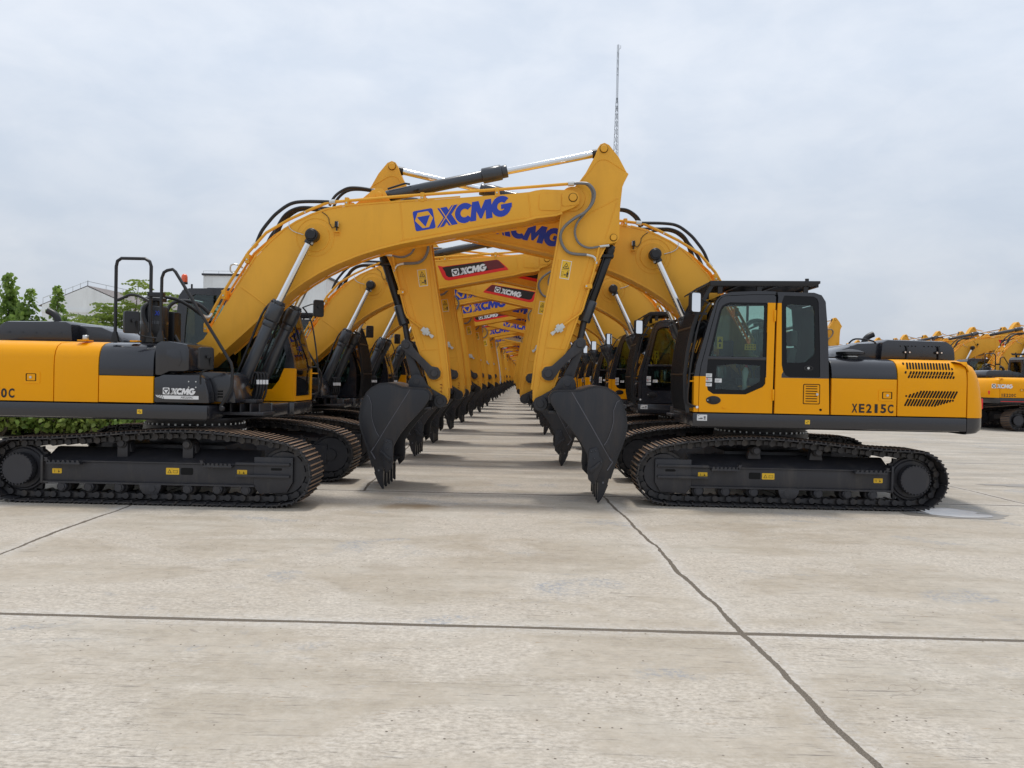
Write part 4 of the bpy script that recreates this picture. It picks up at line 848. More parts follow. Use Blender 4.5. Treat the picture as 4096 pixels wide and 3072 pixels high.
    for sg in (-1, 1):
        b.prism([(4.93, 1.225), (4.852, 1.20), (4.77, 1.235), (4.745, 1.306), (4.78, 1.38), (4.86, 1.42), (5.0, 1.50), (5.06, 1.56), (5.11, 1.65), (5.16, 1.69), (5.216, 1.703), (5.28, 1.685), (5.32, 1.63), (5.33, 1.56), (5.34, 1.49), (5.30, 1.46), (5.05, 1.44), (5.0, 1.36), (5.03, 1.22)], sg * .20, sg * .255, BP, .006)
        b.cyl((4.852, sg * .19, 1.306), (4.852, sg * .285, 1.306), .10, BP, 32, .008); b.cyl((4.852, sg * .285, 1.306), (4.852, sg * .30, 1.306), .052, BP, 24, .005)
        b.box(4.96, 5.06, *sorted((sg * .255, sg * .50)), 1.19, 1.225, BP, .004)
        Y = sg * hbk
        b.tube([(5.262, Y, 1.478), (5.52, Y, 1.05), (5.75, Y, .66), (5.783, Y, .61)], .006, 'weld_line', 6)
        wl = [(5.895, 1.385), (5.86, 1.36), (5.82, 1.25), (5.822, 1.12), (5.80, 1.0), (5.745, .85), (5.70, .78)]
        b.prism(wl + [(5.80, .60), (5.87, .69), (5.91, .80), (5.945, .92), (5.965, 1.055), (5.945, 1.19), (5.91, 1.31)], Y, Y + sg * .012, BP, .003)
        b.tube([(x, Y + sg * .010, z) for x, z in wl], .0045, 'weld_line', 6)
        b.tube([(5.775, Y, .62), (5.80, Y + sg * .01, .58), (5.82, Y, .56), (5.75, Y + sg * .01, .45)], .009, 'weld_line', 6)
    for k in range(7): b.box(5.965, 5.992, -hbk + .02, hbk - .02, 1.28 - k * .085, 1.285 - k * .085 + .04, BP) if k < 3 else None
    subs = []
    for k in range(5):
        y = -.52 + k * .26; tt = MB()
        tt.poly([(5.815, y - .036, .47), (5.755, y - .036, .24), (5.65, y - .036, .26), (5.60, y - .036, .36), (5.70, y - .036, .43)], (0, .072, 0), BP, .008)
        a0 = [(5.768, y - .040, .255), (5.768, y + .040, .255), (5.632, y + .040, .28), (5.632, y - .040, .28)]; a1 = [(5.715, y - .030, .12), (5.715, y + .030, .12), (5.632, y + .030, .12), (5.632, y - .030, .12)]; a2 = [(5.652, y - .016, .012), (5.652, y + .016, .012), (5.628, y + .016, .014), (5.628, y - .016, .014)]
        tt.add(a0 + a1 + a2, [(0, 1, 2, 3), (0, 4, 5, 1), (1, 5, 6, 2), (2, 6, 7, 3), (3, 7, 4, 0), (4, 8, 9, 5), (5, 9, 10, 6), (6, 10, 11, 7), (7, 11, 8, 4), (8, 11, 10, 9)], BP)
        tt.cyl((5.70, y - .044, .285), (5.70, y + .044, .285), .014, 'weld_line', 8)
        subs.append(('tooth', tt, None))
    for sg in (-1, 1):
        Y = sg * hbk; sc_ = MB()
        sc_.prism([(5.50, .69), (5.515, .73), (5.60, .755), (5.625, .72), (5.64, .65), (5.69, .58), (5.685, .50), (5.64, .42), (5.62, .34), (5.585, .245), (5.50, .33), (5.485, .45)], Y, Y + sg * .022, BP, .006)
        sc_.prism([(5.53, .40), (5.60, .47), (5.66, .55), (5.64, .57), (5.56, .50), (5.50, .47)], Y + sg * .022, Y + sg * .05, BP, .01)
        for x, z in ((5.535, .70), (5.59, .715), (5.575, .61), (5.665, .565), (5.615, .515)): sc_.cyl((x, Y + sg * .02, z), (x, Y + sg * .036, z), .013, BP, 8, .003); sc_.cyl((x, Y + sg * .036, z), (x, Y + sg * .040, z), .006, 'weld_line', 6)
        subs.append(('side_cutter', sc_, None))
    part('bucket', b, subs)
    # ---------- cylinders
    CP = 'cylinder_paint'
    for sg in (-1, 1):
        y = sg * .40; u = Vector((.554, 0, 1.298)).normalized(); p0 = Vector((.66, y, 1.19)); p1 = Vector((1.271, y, 2.618)); pin = Vector((1.717, y, 3.531)); u1 = (p1 - p0).normalized()
        b = MB(); b.cyl(p0, p1 - u1 * .1, .083, CP, 28, .01); b.cyl(p1 - u1 * .27, p1 - u1 * .03, .108, CP, 28, .012); b.cyl(p1 - u1 * .03, p1 + u1 * .02, .09, CP, 24, .006); b.cyl(p1 - u1 * .36, p1 - u1 * .27, .092, CP, 24, .01)
        for k in range(10):
            a = 2 * math.pi * k / 10; q = u1.orthogonal().normalized(); q2 = u1.cross(q); o_ = (q * math.cos(a) + q2 * math.sin(a)) * .095; b.cyl(p1 - u1 * .03 + o_, p1 - u1 * .01 + o_, .009, CP, 6)
        b.cyl(p0 + Vector((0, -.07, 0)), p0 + Vector((0, .07, 0)), .11, CP, 24, .01)
        b.cyl(p0 + u1 * .26, p0 + u1 * .29, .094, 'black_plastic', 24)
        rd = MB(); rd.cyl(p1, pin - (pin - p1).normalized() * .06, .047, 'chrome', 28)
        ey = MB(); ey.cyl(pin + Vector((0, -.075, 0)), pin + Vector((0, .085 if sg > 0 else .075, 0)), .088, 'black_plastic', 28, .01); ey.cyl(pin + Vector((0, sg * .08, 0)), pin + Vector((0, sg * .10, 0)), .065, 'black_plastic', 24, .006)
        ey.cyl((pin - (pin - p1).normalized() * .13), pin, .062, 'black_plastic', 16); ey.cyl(pin + Vector((.0, sg * .02, -.085)), pin + Vector((.01, sg * .06, -.12)), .018, 'fitting_metal', 8); ey.tube([(1.717, sg * .25, 3.531), (1.717, sg * .33, 3.531)], .06, BY, 16)
        hz = MB(); o = Vector((-.11, 0, .03)); hz.tube([p1 + o * .9 - u1 * .05, p1 + o * 1.25 - u1 * .25, p0 + o * 1.1 + u1 * .6, p0 + o * 1.1 + u1 * .1], .016, 'black_plastic', 8, smooth=3)
        part('boom_cylinder', b, [('piston_rod', rd, None), ('rod_eye', ey, None), ('feed_pipe', hz, None)])
    b = MB(); p0 = Vector((2.565, 0, 4.145)); p1 = Vector((4.33, 0, 4.545)); pin = Vector((5.654, 0, 4.825)); u1 = (p1 - p0).normalized()
    b.cyl(p0 + u1 * .08, p1 - u1 * .2, .080, CP, 28, .01); b.cyl(p1 - u1 * .36, p1 - u1 * .08, .107, CP, 28, .014); b.cyl(p1 - u1 * .08, p1, .088, CP, 24, .006); b.cyl(p0 + Vector((0, -.09, 0)), p0 + Vector((0, .09, 0)), .085, CP, 24, .01)
    b.tube([p0 + Vector((.1, -.06, .11)), p0 + u1 * .35 + Vector((0, -.05, .115)), p0 + u1 * .42 + Vector((0, -.05, .09))], .014, 'rubber', 8)
    b.cyl(p0 + u1 * .48 + Vector((0, -.095, -.02)), p0 + u1 * .54 + Vector((0, -.095, -.02)), .02, 'black_plastic', 8)
    rd = MB(); rd.cyl(p1 - u1 * .05, pin - (pin - p1).normalized() * .09, .050, 'chrome', 28); ey = MB(); ey.cyl(pin - (pin - p1).normalized() * .15, pin, .06, 'black_plastic', 16)
    part('arm_cylinder', b, [('piston_rod', rd, None), ('rod_eye', ey, None)])
    b = MB(); p0 = Vector((5.812, 0, 3.609)); p1 = Vector((5.435, 0, 2.44)); pin = Vector((5.38, 0, 2.135)); u1 = (p1 - p0).normalized()
    p0b = Vector((5.80, 0, 3.53)); b.cyl(p0b, p1 - u1 * .2, .066, 'black_plastic', 28, .01); b.cyl(p1 - u1 * .33, p1 - u1 * .02, .088, CP, 28, .01); b.cyl(p0b + u1 * .05, p0b + u1 * .13, .072, 'black_plastic', 20)
    b.box(5.63, 5.83, -.10, .10, 3.35, 3.39, 'black_plastic', .005); b.cyl(p0 + Vector((0, -.14, 0)), p0 + Vector((0, .14, 0)), .07, 'black_plastic', 20)
    b.tube([(5.70, -.075, 3.38), (5.58, -.09, 3.0), (5.42, -.09, 2.6)], .012, 'black_plastic', 8)
    rd = MB(); rd.cyl(p1 - u1 * .02, pin, .045, 'frame_paint', 20)
    part('bucket_cylinder', b, [('piston_rod', rd, None)])
    # hose bundle at boom foot
    b = MB()
    for k in range(4): y = -.42 + k * .035; x = .98 + k * .03; b.tube([(x - .06, y, 1.50), (x - .04, y, 1.62), (x - .01, y, 1.66), (x + .03, y, 1.63), (x + .03, y, 1.52), (x + .01, y, 1.36), (x - .08, y, 1.16)], .016, 'rubber', 8, smooth=4); b.cyl((x + .03, y, 1.50), (x + .03, y, 1.56), .02, 'logo_white', 8)
    part('hose_bundle', b)
    ar, bu, sc_h = spec.get('arm', 0), spec.get('bkt', 0), 1
    def turn(mb, cx, cz, deg):
        c_, s_ = math.cos(R(deg)), math.sin(R(deg)); mb.v = [(cx + (x - cx) * c_ + (z - cz) * s_, y, cz - (x - cx) * s_ + (z - cz) * c_) for x, y, z in mb.v]
    bs = spec.get('boomsize', 1)
    if bs != 1:
        for name, mb, lb, subs in parts:
            if name in ('boom', 'arm', 'side_link', 'bucket_link', 'bucket', 'bucket_cylinder', 'arm_cylinder', 'boom_cylinder'):
                for q in [mb] + [t_[1] for t_ in subs]: q.v = [(x * bs, y, z * bs) for x, y, z in q.v]
    if ar or bu:
        for name, mb, lb, subs in parts:
            if name in ('arm', 'side_link', 'bucket_link', 'bucket', 'bucket_cylinder'):
                for q in [mb] + [t_[1] for t_ in subs]:
                    if name == 'bucket' and bu: turn(q, 4.852, 1.306, bu)
                    turn(q, 5.24, 4.13, ar)
    return parts

ORD = ['', 'first', 'second', 'third', 'fourth', 'fifth', 'sixth', 'seventh', 'eighth', 'ninth', 'tenth', 'eleventh', 'twelfth', 'thirteenth', 'fourteenth', 'fifteenth', 'sixteenth', 'seventeenth', 'eighteenth', 'nineteenth', 'twentieth',
       'twenty-first', 'twenty-second', 'twenty-third', 'twenty-fourth', 'twenty-fifth', 'twenty-sixth', 'twenty-seventh', 'twenty-eighth', 'twenty-ninth', 'thirtieth', 'thirty-first', 'thirty-second', 'thirty-third', 'thirty-fourth', 'thirty-fifth', 'thirty-sixth']
_parts = {}; _proto = {}
def excavator(spec, level, x, y, rz, label, group, sc=1.0):
    key = tuple(sorted(spec.items())); pk = (key, level)
    if pk in _proto:
        src = _proto[pk]; r = src.copy(); COL.objects.link(r)
        for ch_ in list(src.children):
            c = ch_.copy(); COL.objects.link(c); c.parent = r
            for g in list(ch_.children):
                d_ = g.copy(); COL.objects.link(d_); d_.parent = c
    else:
        if key not in _parts: _parts[key] = make_parts(spec)
        ps = _parts[key]
        if level == 2:
            m = MB()
            for name, mb, lb, subs in ps:
                m.merge(mb)
                for s_ in subs: m.merge(s_[1])
            r = m.build('excavator')
        else:
            r = bpy.data.objects.new('excavator', None); r.empty_display_size = .3; COL.objects.link(r)
            for name, mb, lb, subs in ps:
                if level == 1 and subs:
                    m = MB(); m.merge(mb)
                    for s_ in subs: m.merge(s_[1])
                    mb, subs = m, []
                o = mb.build(name, r)
                if lb: o['label'] = lb
                for sn, sm, sl in subs:
                    q = sm.build(sn, o)
                    if sl: q['label'] = sl
        _proto[pk] = r
    x += (1 if abs(rz) < 1 else -1) * 4.85 * (1 - sc)          # smaller machines stand closer to the lane
    r.location = (x, y, 0); r.rotation_euler = (0, 0, rz); r.scale = (sc,) * 3
    tag(r, label, 'excavator', group)
    return r

def row_spec(side, i):
    """side 0 = left row facing right, 1 = right row facing left"""
    if side == 0:
        t = {1: dict(decal='blue', beacon=True, longtrack=True), 2: dict(decal='red', guard=True, cabdark=True), 3: dict(decal='blue', cabdark=True), 4: dict(decal='blue')}
        return t.get(i) or (dict(decal='red') if i in (5, 6, 8, 11, 12, 15, 17, 20, 23, 24, 27, 30, 33) else dict(decal='blue'))
    t = {1: dict(decal='blue', guard=True, name='XE215C', boomsize=.986), 2: dict(decal='red', guard=True, cabdark=True), 3: dict(decal='red'), 4: dict(decal='blue', cabdark=True), 5: dict(decal='blue')}
    if i == 8: return dict(decal='blue', boomcol='arm_white')
    return t.get(i) or (dict(decal='red') if i in (7, 9, 12, 14, 16, 19, 21, 22, 25, 28, 31) else dict(decal='blue'))
def look(s, lettering):
    a = 'blue boom lettering' if s.get('decal') == 'blue' else 'black and red boom panel'
    return a
NL = 34
for i in range(1, NL + 1):
    yl = 11.21 if i == 1 else 15.6 + 4.15 * (i - 2) + (.35, -.2, .1)[i % 3]
    s = row_spec(0, i); xl = -4.651 if i == 1 else -4.84 - .018 * min(yl - 15.6, 34) + random.uniform(-.07, .07)
    lv = 0 if i <= 4 else (1 if i <= 10 else 2)
    if i > 1: s['arm'], s['bkt'] = ((-.5, 1.5), (.6, -2), (0, 2), (-.4, -1))[i % 4]
    lab = {1: 'nearest excavator on the left, cut by the photo edge, white lettering on its black toolbox', 2: 'second excavator in the left row, black cab with grille guard, black and red boom panel'}.get(i) or \
        '%s excavator back in the left row, facing right, with %s' % (ORD[i], look(s, 0))
    excavator(s, lv, xl, yl, 0 if i == 1 else random.uniform(-.012, .012), lab, 'excavators parked in the left row facing right', 1.0 if i == 1 else (.97, .985, .955, .975, .96)[i % 5])
    yr = 12.05 if i == 1 else 16.1 + 4.15 * (i - 2) + (-.2, .15, .3)[i % 3]
    s = row_spec(1, i)
    if i > 1: s['arm'], s['bkt'] = ((.5, -2), (-.6, 2), (0, -2), (-.3, 1))[i % 4]
    xr = 3.521 if i == 1 else 3.45 + random.uniform(-.10, .10)
    lab = {1: 'nearest excavator on the right, yellow cab door, with roof and front cab guards', 2: 'second excavator in the right row, dark cab with grille guard, black and red boom panel',
           8: 'excavator with white boom and arm, eighth back in the right row'}.get(i) or '%s excavator back in the right row, facing left, with %s' % (ORD[i], look(s, 0))
    excavator(s, lv, xr, yr, math.pi + (0 if i == 1 else random.uniform(-.012, .012)), lab, 'excavators parked in the right row facing left', 1.0 if i == 1 else (.97, .985, .955, .98, .96)[(i + 1) % 5])
# far pair of rows on the right of the yard
for i in range(1, 17):
    s = dict(decal='blue', guard=True, cabdark=True, rearlogo=True) if i == 1 else (dict(decal='red') if i in (3, 4, 7) else dict(decal='blue'))
    lab = 'excavator at the right edge of the photo, white lettering on its yellow counterweight' if i == 1 else '%s excavator back in the far right block, facing right, curved boom over the hoods' % ORD[i]
    excavator(s, 1 if i <= 3 else 2, 20.15 + random.uniform(-.1, .1), 31.6 + 4.15 * (i - 1), 0, lab, 'excavators in the far block facing right')
for i in range(1, 15):
    s = dict(decal='red') if i in (2, 5, 6) else dict(decal='blue')
    lab = '%s excavator back in the far right block, facing left, arm peak against the sky' % ORD[i]
    excavator(s, 2, 30.2 + random.uniform(-.1, .1), 40.6 + 3.9 * (i - 1), math.pi, lab, 'excavators in the far block facing left')
excavator(dict(decal='blue'), 2, 9.55, 40.0, 0, 'lone excavator behind the nearest right cab, only its arm standing against the sky', None)

# ------------------------------------------------------------------ ground
def ground_mat():
    m = bpy.data.materials.new('yard_concrete'); m.use_nodes = True; t = m.node_tree; n = t.nodes; l = t.links; b = n['Principled BSDF']
    tc_ = n.new('ShaderNodeTexCoord'); P = tc_.outputs['Object']
    def mapping(sx, sy, rz=0.0):
        q = n.new('ShaderNodeMapping'); q.inputs['Scale'].default_value = (sx, sy, 1); q.inputs['Rotation'].default_value = (0, 0, rz); l.new(P, q.inputs[0]); return q.outputs[0]
    def noise(v, sc, det=6, ro=.6, dist=0):
        q = n.new('ShaderNodeTexNoise'); q.inputs['Scale'].default_value = sc; q.inputs['Detail'].default_value = det; q.inputs['Roughness'].default_value = ro; q.inputs['Distortion'].default_value = dist; l.new(v, q.inputs['Vector']); return q.outputs['Fac']
    def ramp(f, *st):
        q = n.new('ShaderNodeValToRGB'); e = q.color_ramp.elements
        while len(e) < len(st): e.new(.5)
        for k, (p, c) in enumerate(st): e[k].position = p; e[k].color = (*c, 1) if isinstance(c, tuple) else (c, c, c, 1)
        l.new(f, q.inputs[0]); return q.outputs[0]
    def mixc(f, a, c, mode='MIX'):
        q = n.new('ShaderNodeMix'); q.data_type = 'RGBA'; q.blend_type = mode
        if isinstance(f, (int, float)): q.inputs[0].default_value = f
        else: l.new(f, q.inputs[0])
        for s_, v in ((6, a), (7, c)):
            if isinstance(v, tuple): q.inputs[s_].default_value = (*v, 1)
            else: l.new(v, q.inputs[s_])
        return q.outputs[2]
    def math_(op, a, c=None, cc=None):
        q = n.new('ShaderNodeMath'); q.operation = op
        for k, v in enumerate((a, c, cc)):
            if v is None: continue
            if isinstance(v, (int, float)): q.inputs[k].default_value = v
            else: l.new(v, q.inputs[k])
        return q.outputs[0]
    big = noise(mapping(1, 1.3), .55, 8, .62, .3)
    base = ramp(big, (.34, (.40, .342, .265)), (.5, (.46, .405, .33)), (.66, (.505, .465, .40)))
    band_ = noise(mapping(.35, 2.2, .05), 1.4, 5, .6)
    base = mixc(ramp(band_, (.47, 0.0), (.62, .5)), base, (.345, .295, .225))
    fine = noise(mapping(.7, 1), 42, 4, .7)
    zone = ramp(noise(mapping(.8, 1.3, .1), .85, 6, .6, .5), (.46, 0.0), (.55, 1.0))
    rough_ = mixc(ramp(fine, (.36, 0.0), (.60, 1.0)), (.375, .33, .272), (.60, .545, .47))
    streak = noise(mapping(.5, 2.2, .12), 26, 5, .8, .3)
    rough_ = mixc(ramp(streak, (.57, 0.0), (.65, .85)), rough_, (.17, .15, .13))
    smooth_ = mixc(ramp(fine, (.3, 0.0), (.7, 1.0)), mixc(.22, base, (.30, .24, .17)), mixc(.25, base, (.52, .48, .42)))
    base = mixc(math_('MULTIPLY', zone, .9), smooth_, mixc(.22, rough_, base))
    mid = noise(mapping(1, 1), 9, 8, .7)
    base = mixc(ramp(mid, (.3, (.80, .79, .78)), (.7, (1.12, 1.11, 1.10))), base, base, 'MULTIPLY') if False else mixc(1.0, base, ramp(mid, (.3, (.86, .855, .85)), (.7, (1.09, 1.09, 1.09))), 'MULTIPLY')
    # long scratches left by tracks, two directions
    for rot, sx, sy, thr in ((.28, 2.2, 34, .635), (-.18, 3.0, 42, .645), (.08, 1.5, 30, .64), (1.35, 5, 30, .67)):
        sc = noise(mapping(sx, sy, rot), 1.5, 5, .75, .4); gate = noise(mapping(1, 1), .8 + rot, 3, .5)
        f = math_('MULTIPLY', ramp(sc, (thr - .05, 0.0), (thr + .03, .8)), ramp(gate, (.40, 0.0), (.55, 1.0)))
        base = mixc(f, base, (.15, .135, .12) if rot < 1 else (.33, .22, .12))
    sc = noise(mapping(3.5, 26, .5), 1.7, 5, .75, .5); base = mixc(ramp(sc, (.62, 0.0), (.70, .6)), base, (.66, .64, .60))
    # blue-grey worn patches
    gp = noise(mapping(1, 1.4), .9, 4, .55, .6); gf = math_('MULTIPLY', ramp(gp, (.60, 0.0), (.68, .8)), ramp(noise(mapping(1, 1), 22, 5, .8), (.46, 0.0), (.56, 1.0)))
    base = mixc(gf, base, (.25, .27, .30))
    # small pits and gravel
    vo = n.new('ShaderNodeTexVoronoi'); vo.inputs['Scale'].default_value = 13; l.new(mapping(1, 1), vo.inputs['Vector'])
    pf = math_('MULTIPLY', ramp(vo.outputs['Distance'], (.07, 1.0), (.10, 0.0)), ramp(noise(mapping(1, 1), 1.3, 3), (.44, 0.0), (.52, 1.0)))
    base = mixc(pf, base, (.11, .085, .065))
    # brown oily stain
    sx_ = n.new('ShaderNodeSeparateXYZ'); l.new(P, sx_.inputs[0]); X, Y = sx_.outputs[0], sx_.outputs[1]
    wob = noise(mapping(1, 1), 2.2, 5, .6)
    lane = math_('MULTIPLY', ramp(math_('DIVIDE', Y, 40.0), (.27, 0.0), (.34, 1.0)), ramp(noise(mapping(.25, 1.6), 1.1, 6, .7), (.42, 0.0), (.60, .55)))
    base = mixc(lane, base, (.25, .225, .19))
    for (cx, cy, rx, ry, col_, am) in ((-1.45, 10.15, .55, .28, (.20, .13, .06), .75), (-.3, 10.2, .8, .2, (.27, .20, .13), .4), (-1.2, 6.9, .25, .18, (.30, .25, .19), .4), (.2, 7.4, .35, .2, (.30, .25, .19), .35)):
        dx_ = math_('DIVIDE', math_('SUBTRACT', X, cx), rx); dy_ = math_('DIVIDE', math_('SUBTRACT', Y, cy), ry)
        dd = math_('ADD', math_('ADD', math_('MULTIPLY', dx_, dx_), math_('MULTIPLY', dy_, dy_)), math_('MULTIPLY', math_('SUBTRACT', wob, .5), 2.6))
        base = mixc(math_('MULTIPLY', ramp(dd, (.0, 1.0), (1.0, 0.0)), am), base, col_)
    # slab joints: wavering filled gaps
    wv = noise(mapping(1, 1), .8, 3, .5); wv2 = noise(mapping(1, 1), 9, 4, .6)
    jit = math_('ADD', math_('MULTIPLY', math_('SUBTRACT', wv, .5), .16), math_('MULTIPLY', math_('SUBTRACT', wv2, .5), .035))
    xj = math_('ADD', math_('ADD', math_('SUBTRACT', X, 1.47 - 6.05 * 100), math_('MULTIPLY', math_('SUBTRACT', Y, 5.35), .0575)), jit)
    xj = math_('ADD', xj, math_('MULTIPLY', math_('MULTIPLY', math_('GREATER_THAN', Y, 11.4), math_('LESS_THAN', X, 4.0)), 3.42))
    xj = math_('ABSOLUTE', math_('SUBTRACT', math_('MODULO', math_('ADD', xj, 3.025), 6.05), 3.025))
    yj = math_('ADD', math_('ADD', math_('SUBTRACT', Y, 5.315 - 6.05 * 100), math_('MULTIPLY', X, .004)), math_('MULTIPLY', jit, .35))
    yj = math_('ABSOLUTE', math_('SUBTRACT', math_('MODULO', math_('ADD', yj, 3.025), 6.05), 3.025))
    wd = math_('ADD', .004, math_('MULTIPLY', wv, .030))
    jx = math_('LESS_THAN', xj, wd); jy = math_('LESS_THAN', yj, math_('MULTIPLY', wd, 1.5)); jm = math_('MAXIMUM', jx, jy)
    jcol = ramp(noise(mapping(1, 1), 130, 4, .8), (.38, (.055, .045, .033)), (.66, (.24, .20, .155)))
    near_j = math_('MULTIPLY', ramp(math_('MINIMUM', xj, yj), (.0, 1.0), (.16, 0.0)), ramp(noise(mapping(1, 1), 30, 5, .75), (.42, 0.0), (.6, .55)))
    base = mixc(near_j, base, (.62, .61, .60))
    # hairline cracks
    cr_ = noise(mapping(1, 1), .55, 5, .55, 1.2); cf = math_('LESS_THAN', math_('ABSOLUTE', math_('SUBTRACT', cr_, .47)), .0008)
    base = mixc(math_('MULTIPLY', math_('MULTIPLY', cf, .5), ramp(noise(mapping(1, 1), .7, 2), (.58, 0.0), (.62, 1.0))), base, (.20, .17, .14))
    base = mixc(jm, base, jcol)
    l.new(base, b.inputs['Base Color'])
    l.new(ramp(big, (.3, .62), (.7, .85)), b.inputs['Roughness']); b.inputs['Specular IOR Level'].default_value = .35
    h = math_('ADD', math_('MULTIPLY', fine, .25), math_('MULTIPLY', jm, -1.0)); bp = n.new('ShaderNodeBump'); bp.inputs['Strength'].default_value = .35; bp.inputs['Distance'].default_value = .008
    l.new(h, bp.inputs['Height']); l.new(bp.outputs[0], b.inputs['Normal'])
    MATS['yard_concrete'] = m
ground_mat()
g = MB(); S = 900
g.add([(-S, -60, 0), (S, -60, 0), (S, 2200, 0), (-S, 2200, 0)], [(0, 1, 2, 3)], 'yard_concrete'); tag(g.build('ground'), kind='structure')
mat('water_film', (.46, .45, .44), .12, spec=.5, noise=.35, nscale=4)
mat('wet_concrete', (.27, .245, .21), .4, noise=.2)
def blob(cx, cy, rx, ry, seed, n=60):
    rnd = random.Random(seed); ph = [rnd.uniform(0, 6.28) for _ in range(6)]
    return [(cx + rx * (1 + .12 * math.sin(2 * a + ph[0]) + .12 * math.sin(3 * a + ph[1]) + .08 * math.sin(7 * a + ph[2]) + .06 * math.sin(13 * a + ph[3]) + rnd.uniform(-.03, .03)) * math.cos(a), cy + ry * (1 + .10 * math.sin(3 * a + ph[4]) + .05 * math.sin(6 * a + ph[5])) * math.sin(a)) for a in [2 * math.pi * k / n for k in range(n)]]
p = MB(); p.add([(x, y, .004) for x, y in blob(5.58, 10.52, .57, .44, 3)], [tuple(range(60))], 'wet_concrete'); p.add([(x, y, .008) for x, y in blob(5.58, 10.52, .46, .34, 5)], [tuple(range(60))], 'water_film')
tag(p.build('puddle'), kind='structure')
p = MB(); p.add([(x, y, .004) for x, y in blob(9.6, 13.6, 1.6, .28, 8)], [tuple(range(60))], 'wet_concrete'); tag(p.build('puddle'), kind='structure')

# ------------------------------------------------------------------ radio mast
mat('mast_steel', (.16, .18, .20), .6)
b = MB(); MX, MY = 12.72, 120.0
def half(z): return .30 if z > 44 else (.16 + .0) if z > 48 else .30
def hw_(z): return .17 + (43 - z) * .0225 if z < 43 else .12
lv = []
z = 0.0
while z < 51.5: lv.append(z); z += 1.15
lv.append(51.5)
def corner(k, z): a = 2 * math.pi * k / 3 + .5; return (MX + hw_(z) * 1.15 * math.cos(a), MY + hw_(z) * 1.15 * math.sin(a), z)
for k in range(3):
    b.tube([corner(k, z) for z in lv], (.03), 'mast_steel', 5)
    for z0, z1 in zip(lv, lv[1:]):
        if z0 < 43: b.tube([corner(k, z0), corner((k + 1) % 3, z1)], .02, 'mast_steel', 4); b.tube([corner((k + 1) % 3, z0), corner(k, z1)], .02, 'mast_steel', 4)
        elif int(z0 * 2) % 2 == 0 or z0 < 42: b.tube([corner(k, z0), corner((k + 1) % 3, z1)], .012, 'mast_steel', 4)
b.box(MX - .3, MX + .1, MY - .3, MY + .1, 23.8, 24.2, 'mast_steel'); b.tube([(MX + .15, MY, 50.8), (MX + .38, MY, 51.0), (MX + .38, MY, 51.4)], .03, 'mast_steel', 5)
for z in (26, 33, 42, 47): b.tube([corner(k % 3, z) for k in range(4)], .03, 'mast_steel', 4)
tag(b.build('radio_mast'), 'tall thin steel lattice mast standing against the sky', 'mast')

# ------------------------------------------------------------------ buildings behind the trees
mat('white_render', (.80, .82, .81), .8, noise=.10, nscale=.8, dirt=(.42, .42, .40), dirtamt=.5)
mat('roof_tile', (.30, .27, .26), .8, noise=.3, nscale=3)
m = MATS['roof_tile']; t = m.node_tree; wv = t.nodes.new('ShaderNodeTexWave'); wv.bands_direction = 'Z'; wv.inputs['Scale'].default_value = 3.2; wv.inputs['Distortion'].default_value = .6
tcn = t.nodes.new('ShaderNodeTexCoord'); t.links.new(tcn.outputs['Object'], wv.inputs['Vector']); bp = t.nodes.new('ShaderNodeBump'); bp.inputs['Distance'].default_value = .12; t.links.new(wv.outputs['Fac'], bp.inputs['Height']); t.links.new(bp.outputs[0], t.nodes['Principled BSDF'].inputs['Normal'])
root = bpy.data.objects.new('house', None); COL.objects.link(root); tag(root, 'white rendered house with a gable and grey-brown tiled roof behind the bushes', 'house')
b = MB(); ax, az = -27.8, 6.82; hwid = 2.85; ez = az - hwid * .42
b.prism([(ax - hwid, 0), (ax - hwid, ez), (ax, az), (ax + hwid, ez), (ax + hwid, 0)], 50, 76, 'white_render'); b.build('wall', root)
b = MB()
for sg in (-1, 1): b.poly([(ax, 50.05, az + .03), (ax + sg * (hwid + .25), 50.05, ez - .09), (ax + sg * (hwid + .25), 50.05, ez - .04), (ax, 50.05, az + .08)], (0, 26.2, 0), 'roof_tile')
b.build('roof', root)
b = MB(); b.box(ax - hwid - .02, ax + hwid + .02, 49.93, 50.0, ez - .45, ez - .25, 'white_render'); b.build('cornice', root)
b = MB(); pts = [(ax - hwid, 50.1, ez + .45), (ax, 50.1, az + .35), (ax, 76, az + .35)]; b.tube(pts, .022, 'fitting_metal', 5)
for k in range(7): u = k / 6; b.tube([(ax - hwid * (1 - u), 50.1, ez + (az - ez) * u + .05), (ax - hwid * (1 - u), 50.1, ez + (az - ez) * u + .42)], .018, 'fitting_metal', 4)
for k in range(12): b.tube([(ax, 50.1 + k * 2.2, az), (ax, 50.1 + k * 2.2, az + .35)], .018, 'fitting_metal', 4)
b.build('roof_railing', root)
root = bpy.data.objects.new('white_building', None); COL.objects.link(root); tag(root, 'flat-roofed white building showing above the nearest left cab', 'building')
b = MB(); b.box(-24.5, -15.2, 60, 67, 0, 8.85, 'white_render'); b.build('wall', root)
b = MB(); b.box(-24.6, -15.1, 59.9, 67.1, 8.86, 9.0, 'frame_paint'); b.build('coping', root)
b = MB(); b.tube([(-24.5, 60, 9.2), (-15.2, 60, 9.2)], .02, 'fitting_metal', 4)
for k in range(9): b.tube([(-24.5 + k * 1.16, 60, 9.0), (-24.5 + k * 1.16, 60, 9.2)], .02, 'fitting_metal', 4)
b.build('roof_railing', root)

